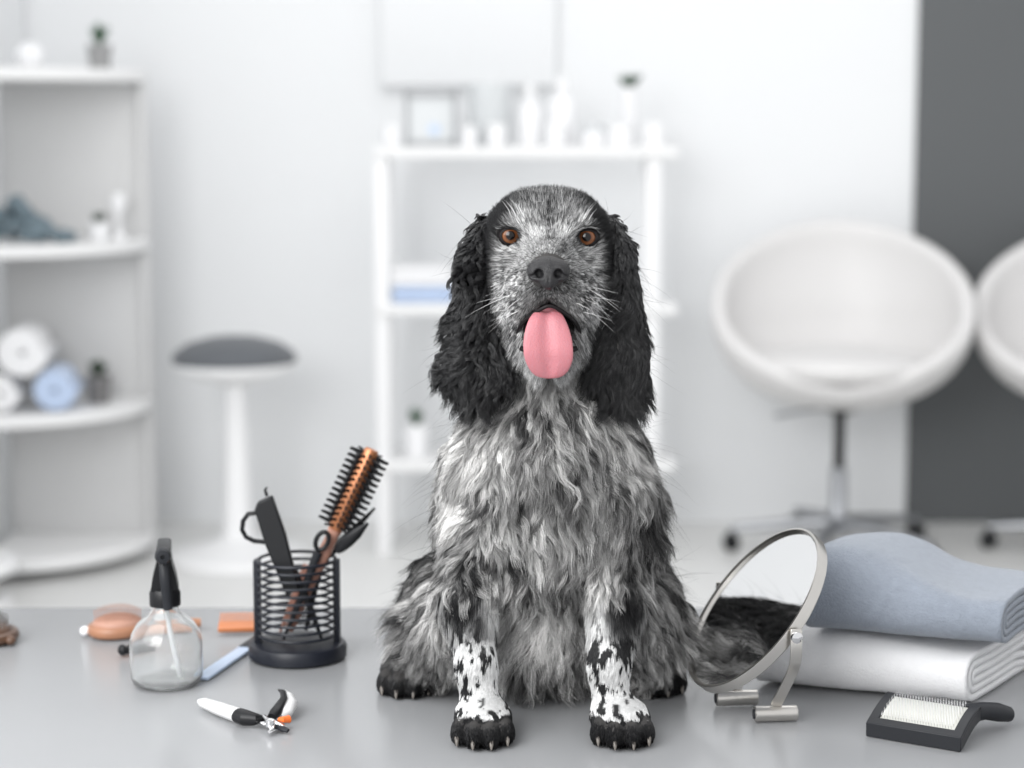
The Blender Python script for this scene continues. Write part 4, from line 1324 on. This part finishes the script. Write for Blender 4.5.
def grow(name, parent, P, Nr, length, flow, lift, K=8, clump=8, conv=0.7, wave=(0.002, 0.02), grav=0.3, frizz=0.1, offs=0.003, coatfn=None, radius=0.0002, bvh=None, m=None, stiff=0.0, lenvar=0.3, seed=0, wild=0.0, ctint=0.25):
    n = len(P)
    r = np.random.default_rng(100 + seed)
    M_ = max(1, n // clump)
    gi = r.choice(n, M_, replace=False)
    G, Gn, Lg = P[gi], Nr[gi], length(P[gi]) * (1 + lenvar * (r.random(M_) - 0.5))
    kd = KDTree(M_)
    for i, q in enumerate(G): kd.insert(q, i)
    kd.balance()
    own = np.array([kd.find(q)[1] for q in P])
    fl = flow(G, Gn)
    fl = fl - Gn * (fl * Gn).sum(1, keepdims=True)
    fl = norm(fl + 0.25 * wild * norm(r.normal(size=(M_, 3))))
    path = np.zeros((K + 1, M_, 3)); path[0] = G
    d = norm(fl + Gn * lift[0])
    pos = G.copy()
    for k in range(1, K + 1):
        s = k / K
        tgt = flow(pos, Gn); 
        d = norm(d * (1.0 + stiff) + tgt * 0.45 + A3((0, 0, -1)) * grav + Gn * lift[1] * 0.3 + vn3(pos, 45, seed + 3) * wild * 0.5)
        pos = pos + d * (Lg / K)[:, None]
        if bvh is not None:
            want = offs * (0.4 + s)
            for i in range(M_):
                q, nn, _, dist = bvh.find_nearest(Vector(pos[i]), 0.05)
                if q is None: continue
                sd = (Vector(pos[i]) - q).dot(nn)
                if sd < want: pos[i] = np.array(q) + np.array(nn) * want
        pos[:, 2] = np.maximum(pos[:, 2], TOP + 0.001)
        path[k] = pos
    # waves
    A, lam = wave
    ph = r.random(M_) * 2 * PI
    am = A * (0.5 + r.random(M_)); lm = lam * (0.7 + 0.7 * r.random(M_))
    tan = norm(path[-1] - path[0])
    sd_ = norm(np.cross(tan, Gn)); up2 = Gn
    for k in range(1, K + 1):
        s = k / K
        x = 2 * PI * s * Lg / lm + ph
        ramp = min(1, s * 1.6)
        path[k] += sd_ * ((np.sin(x) - np.sin(ph)) * am * ramp)[:, None] + up2 * ((np.cos(x) - np.cos(ph)) * am * 0.6 * ramp)[:, None]
    # strands
    g = path[:, own]                                   # K+1, n, 3
    ratio = 1 - lenvar * r.random(n)
    S = np.linspace(0, 1, K + 1)[:, None] * ratio[None]
    x = S * K; i0 = np.minimum(K - 1, x.astype(int)); fr = (x - i0)[..., None]
    ar_ = np.arange(n)[None]
    gp = g[i0, ar_] * (1 - fr) + g[i0 + 1, ar_] * fr
    off = (P - G[own])[None]
    cv = conv * (0.75 + 0.35 * r.random(M_))[own][None, :, None]
    spread = off * (1 - np.clip(cv, 0, 0.97) * (S ** 1.1)[..., None])
    jit = norm(r.normal(size=(n, 3)))[None] * (S ** 1.5)[..., None] * (Lg[own] * frizz)[None, :, None]
    Q = gp + spread + jit
    Q[..., 2] = np.maximum(Q[..., 2], TOP + 0.0008)
    Q[0] = P - Nr * 0.001
    # colour per strand
    cg = (r.random(M_) - 0.5) * 2
    val = coatfn(Q[max(1, int(K * 0.55))], r, cg[own] * ctint)
    cur = bpy.data.hair_curves.new(name)
    cur.add_curves([K + 1] * n)
    pts = (np.transpose(Q, (1, 0, 2)).reshape(-1, 3) - DL).astype(np.float32)
    cur.attributes['position'].data.foreach_set('vector', pts.ravel())
    ra = cur.attributes.get('radius') or cur.attributes.new('radius', 'FLOAT', 'POINT')
    pr = np.clip(1.15 - np.linspace(0, 1, K + 1) ** 2 * 1.0, 0.12, 1)
    rr = (pr[None] * radius * (0.7 + 0.6 * r.random(n))[:, None]).astype(np.float32)
    ra.data.foreach_set('value', rr.ravel())
    ca = cur.attributes.new('coat', 'FLOAT_COLOR', 'CURVE')
    ca.data.foreach_set('color', np.concatenate([val, np.ones((n, 1))], 1).astype(np.float32).ravel())
    cur.materials.append(m or HM)
    o = bpy.data.objects.new(name, cur); COL.objects.link(o); o.parent = parent
    return o

def shade(c):
    """albedo of a strand: 0 black hair .. 1 white hair"""
    c = np.clip(c, 0, 1)[:, None]
    k = A3((0.0085, 0.0085, 0.0095)); w_ = A3((0.84, 0.84, 0.835))
    return k + (w_ - k) * c ** 1.7

# --- face
NOSE = N0 + A3((0, 0.012, 0))
EYES = [hd_(510, 235.5, 1.889), hd_(587, 237, 1.889)]
def face_w(C, N_):
    g, D = B.groups(C)
    w = (g == 'head').astype(float) + (D['head'] < 0.012) * (g == 'neck') * 0.6
    w *= (((C - N0) / A3((0.0195, 0.040, 0.0165))) ** 2).sum(1) > 1
    for e in EYES:
        q = (C - e) / A3((0.0092, 0.02, 0.0066))
        w *= (q ** 2).sum(1) > 1
    q = (C - L(0, 0.045, -0.090)) / A3((0.0255, 0.045, 0.0160))
    w *= (q ** 2).sum(1) > 1
    back = sstep(1.93, 1.99, C[:, 1])
    w *= 1 - 0.75 * back
    return w
def face_flow(P, N_):
    d = P - NOSE
    up_ = sstep(-0.02, 0.02, P[:, 2] - H0[2])[:, None]
    f = norm(d * A3((1.25, 0.6, 1.0)))
    f = f * (1 - up_ * 0.5) + up_ * 0.5 * A3((0, 0.7, 0.7))
    low = sstep(-0.03, -0.08, P[:, 2] - H0[2])[:, None]
    side = np.sign(P[:, :1] - H0[0]) * A3((1, 0, 0))
    f = f * (1 - low * 0.7) + low * 0.7 * (A3((0, 0.2, -1)) + side * 0.5)
    return norm(f)
def face_coat(P, r, cg):
    u, v = uv(P)
    au = np.abs(u - 548)
    c = 0.55 - 0.22 * sstep(230, 208, v)
    c = paint(u, v, c, [
        (548, 195, 60, 12, 0.30, 0.9), (548, 215, 5, 26, 0.22, 0.8), (500, 205, 20, 22, 0.03, 1.2), (597, 205, 20, 22, 0.03, 1.2),
        (521, 217, 11, 12, 0.66, 0.9), (576, 217, 11, 12, 0.66, 0.9), (536, 208, 5, 16, 0.5, 0.7), (561, 208, 5, 16, 0.5, 0.7), (536, 230, 9, 5, 0.95, 0.9), (562, 229, 9, 5, 0.9, 0.9),
        (500, 240, 9, 16, 0.35, 0.8), (512, 252, 13, 6, 0.72, 0.7), (585, 252, 13, 6, 0.68, 0.6),
        (548, 246, 12, 9, 0.66, 0.8), (560, 245, 6, 5, 0.2, 0.9), (540, 257, 5, 5, 0.35, 0.6),
        (514, 279, 8, 6, 1.0, 1.0), (505, 272, 4, 14, 0.3, 0.7), (518, 300, 10, 10, 0.5, 0.8), (508, 310, 9, 12, 0.6, 0.7),
        (548, 272, 29, 25, 0.24, 0.95), (548, 303, 20, 9, 0.44, 0.8), (587, 285, 14, 22, 0.42, 0.8), (600, 300, 6, 20, 0.55, 0.8),
        (525, 365, 16, 22, 0.72, 0.8), (575, 365, 16, 22, 0.55, 0.8), (512, 335, 8, 14, 0.42, 0.7), (585, 335, 10, 14, 0.45, 0.7)])
    # black outside the blaze line, following the skull
    edge = sstep(47, 58, au + np.where(v < 235, (235 - v) * 0.42, 0) - np.clip(v - 250, 0, 80) * 0.06)
    c = c * (1 - edge) + 0.04 * edge
    fine = vnoise(P, 260, 5)
    net = vnoise(P, 190, 9)
    tick = sstep(255, 275, v) * sstep(22, 32, au)
    c = c + tick * np.where(np.abs(net) < 0.16, 0.28, -0.18) * (1 - edge)
    c = c + (1 - edge) * (0.15 * fine + cg * 0.6)
    c = c + (r.random(len(P)) - 0.5) * 0.5 * (1 - edge)
    for e in EYES:
        de = np.sqrt((((P - e) / A3((0.0118, 0.03, 0.0090))) ** 2).sum(1))
        c = np.where(de < 1.0, c * 0.3, c)
    return shade(c)
def face_len(P):
    u, v = uv(P)
    dn = np.linalg.norm(P - NOSE, axis=1)
    l = 0.0035 + 0.0035 * sstep(0.02, 0.06, dn) + 0.006 * sstep(0.06, 0.11, dn)
    l += 0.010 * sstep(300, 350, v) + 0.006 * sstep(40, 58, np.abs(u - 548)) * sstep(230, 300, v)
    return l
P, Nr = sample(BV, BF, int(120000 * HAIR), face_w)
grow('face_fur', dog, P, Nr, face_len, face_flow, (0.22, 0.05), K=5, clump=6, conv=0.35, wave=(0.0003, 0.02), grav=0.05, frizz=0.09, coatfn=face_coat, radius=0.00018, bvh=BVH_body, offs=0.0011, seed=1, lenvar=0.5, ctint=0.25)

# --- ears
def ear_coat(P, r, cg):
    n_ = len(P); c = 0.04 + 0.05 * cg / 0.25 + 0.16 * (r.random(n_) ** 6)
    return shade(c * 1.0)
for s in (-1, 1):
    v, f, eo = E_[s]
    cx = v[:, 0].mean()
    ztop, zbot = v[:, 2].max(), v[:, 2].min()
    def ew(C, N_): return 0.35 + 0.65 * (N_[:, 1] < 0.3) + 0.8 * sstep(0.4, 0.0, (C[:, 2] - zbot) / (ztop - zbot))
    def elen(P):
        t = 1 - (P[:, 2] - zbot) / (ztop - zbot)
        return 0.013 + 0.016 * sstep(0.0, 0.5, t) + 0.006 * sstep(0.6, 0.9, t)
    def eflow(P, N_):
        t = np.clip(1 - (P[:, 2] - zbot) / (ztop - zbot), 0, 1)[:, None]
        out = A3((1, 0, 0)) * np.sign(P[:, :1] - cx) * 0.22
        return norm(A3((0, 0, -1)) + out * (0.5 + t) + vn3(P, 30, 5 + s) * (0.15 + 0.5 * t))
    P, Nr = sample(v, f, int(50000 * HAIR), ew)
    bv = BVHTree.FromPolygons(v.tolist(), f.tolist())
    k_ = 1.0 if s < 0 else 0.6
    grow('ear_fur', eo, P, Nr, elen, eflow, (0.45, 0.35), K=10, clump=44, conv=0.82, wave=(0.0030 * k_, 0.020), grav=0.22, frizz=0.08, offs=0.0025, coatfn=ear_coat, radius=0.00026, bvh=bv, m=HME, seed=20 + s, wild=1.1, lenvar=0.55)

# --- long coat of neck, chest, shoulders, belly, thighs, back
def long_w(C, N_):
    g, D = B.groups(C)
    w = np.isin(g, ['neck', 'chest', 'upper', 'belly', 'thigh', 'back']).astype(float)
    w *= 1 - 0.6 * sstep(2.06, 2.12, C[:, 1])
    w *= 1 - 0.7 * (N_[:, 2] < -0.75) * (C[:, 2] > TOP + 0.01)
    w *= (C[:, 2] > TOP + 0.004)
    # the legs' short-haired front
    return w
def long_len(P):
    u, v = uv(P)
    g, D = B.groups(P)
    l = np.full(len(P), 0.040)
    l = np.where(g == 'neck', 0.034, l)
    l = np.where(g == 'belly', 0.055, l)
    l = np.where(g == 'thigh', 0.046, l)
    l = np.where(g == 'back', 0.038, l)
    l = np.where(g == 'upper', 0.030, l)
    l = l * (1 + 0.25 * vnoise(P, 30, 2))
    l *= 1 - 0.5 * sstep(1.13, 1.2, P[:, 2])
    l *= 1 - 0.62 * sstep(0.835, 0.785, P[:, 2]) * (np.isin(g, ['thigh', 'back']))
    return l
def long_flow(P, N_):
    dx = (P[:, :1] - H0[0])
    lo2 = sstep(1.0, 0.85, P[:, 2])[:, None]
    f = A3((0, -0.05, -1)) + A3((1, 0, 0)) * dx * 2.6 + vn3(P, 16, 8) * A3((0.75, 0.3, 0.35)) + vn3(P, 42, 12) * A3((0.45, 0.25, 0.25))
    return norm(f)
def long_coat(P, r, cg):
    u, v = uv(P)
    c = np.full(len(P), 0.50)
    c = paint(u, v, c, [
        (470, 465, 34, 36, 0.88, 1.0), (452, 520, 20, 28, 0.80, 0.9), (500, 440, 26, 26, 0.66, 0.7), (548, 400, 50, 22, 0.60, 0.8), (585, 395, 14, 24, 0.82, 0.7),
        (520, 430, 12, 26, 0.34, 0.7), (560, 470, 16, 34, 0.36, 0.8), (596, 470, 16, 34, 0.62, 0.7), (632, 470, 26, 36, 0.46, 0.8),
        (500, 500, 26, 16, 0.46, 0.6), (545, 520, 10, 26, 0.74, 0.8), (575, 540, 14, 26, 0.46, 0.6), (510, 545, 24, 22, 0.52, 0.7),
        (662, 500, 16, 40, 0.22, 0.9), (650, 548, 28, 26, 0.06, 1.0), (690, 560, 26, 26, 0.12, 0.9),
        (428, 556, 24, 22, 0.10, 0.95), (425, 495, 12, 34, 0.45, 0.8), (470, 575, 14, 18, 0.12, 0.9),
        (492, 590, 9, 24, 0.85, 0.9), (598, 590, 9, 26, 0.85, 0.9), (616, 575, 12, 16, 0.60, 0.6), (634, 590, 14, 34, 0.08, 0.9),
        (545, 600, 32, 18, 0.26, 0.8), (545, 570, 26, 14, 0.52, 0.7), (545, 652, 46, 30, 0.86, 1.0), (545, 685, 30, 10, 0.40, 0.6),
        (415, 590, 26, 20, 0.42, 0.8), (432, 625, 18, 36, 0.70, 0.9), (395, 640, 20, 30, 0.42, 0.8), (660, 620, 22, 40, 0.48, 0.9), (688, 620, 12, 40, 0.28, 0.9)])
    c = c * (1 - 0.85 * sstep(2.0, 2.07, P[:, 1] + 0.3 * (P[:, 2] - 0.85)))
    c = c + 0.24 * vnoise(P, 36, 3) + 0.12 * vnoise(P, 90, 4)
    c = c + cg * 0.75 * (c > 0.15)
    c = c + (r.random(len(P)) - 0.5) * 0.26
    return shade(np.clip(c, 0.0, 1)) * A3((1.0, 0.99, 0.98))
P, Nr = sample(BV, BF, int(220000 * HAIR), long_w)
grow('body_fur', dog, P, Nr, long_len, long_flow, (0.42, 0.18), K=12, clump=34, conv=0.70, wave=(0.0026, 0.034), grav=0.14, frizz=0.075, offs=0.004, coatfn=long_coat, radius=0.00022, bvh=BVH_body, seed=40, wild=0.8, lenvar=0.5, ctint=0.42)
# loose undercoat that fills between the locks
P, Nr = sample(BV, BF, int(90000 * HAIR), long_w)
grow('undercoat', dog, P, Nr, lambda P: long_len(P) * 0.55, long_flow, (0.7, 0.3), K=6, clump=20, conv=0.4, wave=(0.002, 0.025), grav=0.1, frizz=0.15, offs=0.004, coatfn=long_coat, radius=0.00022, bvh=None, seed=41, wild=0.8, lenvar=0.4)

# --- legs and paws
def leg_w(C, N_):
    g, D = B.groups(C)
    w = np.isin(g, ['leg', 'paw', 'hindpaw']) * 1.0 + (g == 'upper') * (N_[:, 1] < -0.2) * 0.8
    w *= C[:, 2] > TOP + 0.003
    return w
def leg_len(P):
    g, D = B.groups(P)
    l = np.full(len(P), 0.010)
    l = np.where(np.isin(g, ['paw', 'hindpaw']), 0.0065, l)
    l = np.where(g == 'upper', 0.018, l)
    l += 0.012 * sstep(0.83, 0.87, P[:, 2]) 
    l = np.where((P[:, 1] > 1.90) & (g == 'leg'), l + 0.012, l)
    return l
def leg_flow(P, N_):
    g = P[:, 2:3]
    low = sstep(0.79, 0.765, P[:, 2])[:, None]
    return norm(A3((0, -0.1, -1)) * (1 - low) + low * A3((0, -1, -0.5)) + vn3(P, 40, 7) * 0.3)
def leg_coat(P, r, cg):
    u, v = uv(P)
    g, D = B.groups(P)
    c = np.full(len(P), 0.86)
    sp_ = vnoise(P * A3((1, 1, 0.75)), 175, 21) + 0.3 * vnoise(P, 330, 22)
    c = np.where(sp_ > 0.21, 0.07, c)
    c = paint(u, v, c, [(462, 605, 18, 30, 0.05, 1.3), (480, 628, 10, 14, 0.08, 0.9), (628, 598, 18, 36, 0.05, 1.3), (618, 622, 12, 12, 0.06, 1.0), (600, 602, 7, 26, 0.92, 1.0), (492, 600, 8, 24, 0.92, 1.0)])
    paw = sstep(708, 716, v + 4 * vnoise(P, 160, 3))
    c = np.where(paw > 0.5, 0.05, c)
    c = np.where(g == 'hindpaw', 0.06, c)
    c = c + (r.random(len(P)) - 0.5) * 0.12 + cg * 0.3 * (c > 0.5)
    return shade(c)
P, Nr = sample(BV, BF, int(120000 * HAIR), leg_w)
grow('leg_fur', dog, P, Nr, leg_len, leg_flow, (0.26, 0.04), K=5, clump=5, conv=0.35, wave=(0.0004, 0.02), grav=0.1, frizz=0.06, coatfn=leg_coat, radius=0.00024, seed=60, lenvar=0.4, ctint=0.2)
vc = np.tile(A3((0.05, 0.048, 0.047, 1.0)), (len(BV), 1))
uu, vv_ = uv(BV); gg, _ = B.groups(BV)
kk = (np.isin(gg, ['leg', 'paw']) & (vv_ < 712))
vc[kk, :3] = np.clip(leg_coat(BV[kk], np.random.default_rng(5), np.zeros(int(kk.sum()))) * 0.75, 0.02, 0.6)
ca_ = BODY.data.attributes.new('coat', 'FLOAT_COLOR', 'POINT')
ca_.data.foreach_set('color', vc.astype(np.float32).ravel())

# --- whiskers
def strands(name, lst, rads, col, parent):
    n = len(lst); K = 8
    cur = bpy.data.hair_curves.new(name); cur.add_curves([K + 1] * n)
    Q = np.zeros((n, K + 1, 3)); R = np.zeros((n, K + 1))
    for i, (a, d, l, bend) in enumerate(lst):
        for k in range(K + 1):
            s = k / K
            Q[i, k] = a + d * l * s + bend * l * s * s
            R[i, k] = rads * (1.05 - s)
    cur.attributes['position'].data.foreach_set('vector', (Q.reshape(-1, 3) - DL).astype(np.float32).ravel())
    ra = cur.attributes.get('radius') or cur.attributes.new('radius', 'FLOAT', 'POINT')
    ra.data.foreach_set('value', R.astype(np.float32).ravel())
    ca = cur.attributes.new('coat', 'FLOAT_COLOR', 'CURVE')
    ca.data.foreach_set('color', np.tile(np.array([*col, 1.0]), (n, 1)).astype(np.float32).ravel())
    cur.materials.append(HM)
    o = bpy.data.objects.new(name, cur); COL.objects.link(o); o.parent = parent
    return o
wl = []
for s in (-1, 1):
    for i in range(14):
        a = L(s * rng.uniform(0.022, 0.036), rng.uniform(0.035, 0.068), rng.uniform(-0.068, -0.040))
        d = norm(A3((s * rng.uniform(0.6, 1.0), -rng.uniform(0.0, 0.5), rng.uniform(-0.5, 0.05))))
        wl.append((a, d, rng.uniform(0.02, 0.048), A3((0, 0.1, -rng.uniform(0, 0.25)))))
    for i in range(5):
        a = L(s * rng.uniform(0.022, 0.04), 0.012, rng.uniform(0.014, 0.022))
        wl.append((a, norm(A3((s * 0.4, -0.4, 1))), rng.uniform(0.012, 0.022), A3((s * 0.2, 0.3, -0.1))))
strands('whiskers', wl, 0.00022, (0.8, 0.8, 0.8), dog)

# --- loose flyaway hairs along the outline of the coat
fw = []
P, Nr = sample(BV, BF, 1500, long_w)
for a, nn in zip(P, Nr):
    if abs(nn[0]) < 0.35 and rng.random() < 0.6: continue
    d = norm(nn * rng.uniform(0.5, 1.1) + A3((0, 0, -0.5)) + rng.normal(size=3) * 0.25)
    if a[2] < TOP + 0.05: continue
    fw.append((a, d, rng.uniform(0.03, 0.055), A3((0, 0, -rng.uniform(0.1, 0.6))) + rng.normal(size=3) * 0.12))
strands('flyaway_hairs', fw, 0.00014, (0.06, 0.06, 0.062), dog)
for s_ in (-1, 1):
    v, f, eo = E_[s_]
    fw = []
    P, Nr = sample(v, f, 260, lambda C, N_: np.ones(len(C)))
    for a, nn in zip(P, Nr):
        d = norm(nn * rng.uniform(0.4, 1.0) + A3((0, 0, -0.6)) + rng.normal(size=3) * 0.3)
        fw.append((a, d, rng.uniform(0.02, 0.04), A3((0, 0, -rng.uniform(0.0, 0.4))) + rng.normal(size=3) * 0.25))
    strands('flyaway_hairs', fw, 0.00014, (0.012, 0.012, 0.013), eo)

# ------------------------------------------------------------------ groups of look-alikes
GROUPS = {'cream_jar': 'white jars on the top shelf board', 'bottle': 'tall white bottles on the top shelf board', 'rolled_towel': 'rolled towels on the corner shelf',
          'tub_chair': 'white tub chairs by the back wall', 'paddle_brush': 'paddle brushes on the table'}
for o in bpy.data.objects:
    if o.parent is None and 'category' in o:
        k = o.name.split('.')[0]
        if k in GROUPS: o['group'] = GROUPS[k]
        if k == 'potted_plant' and 'corner shelf' in o['label'] or 'rolled towels' in o['label']: o['group'] = 'potted plants on the corner shelf'
        if k == 'folded_towel': o['group'] = 'folded towels on the table' if 'terry' in o['label'] else 'folded towels on the middle shelf board'
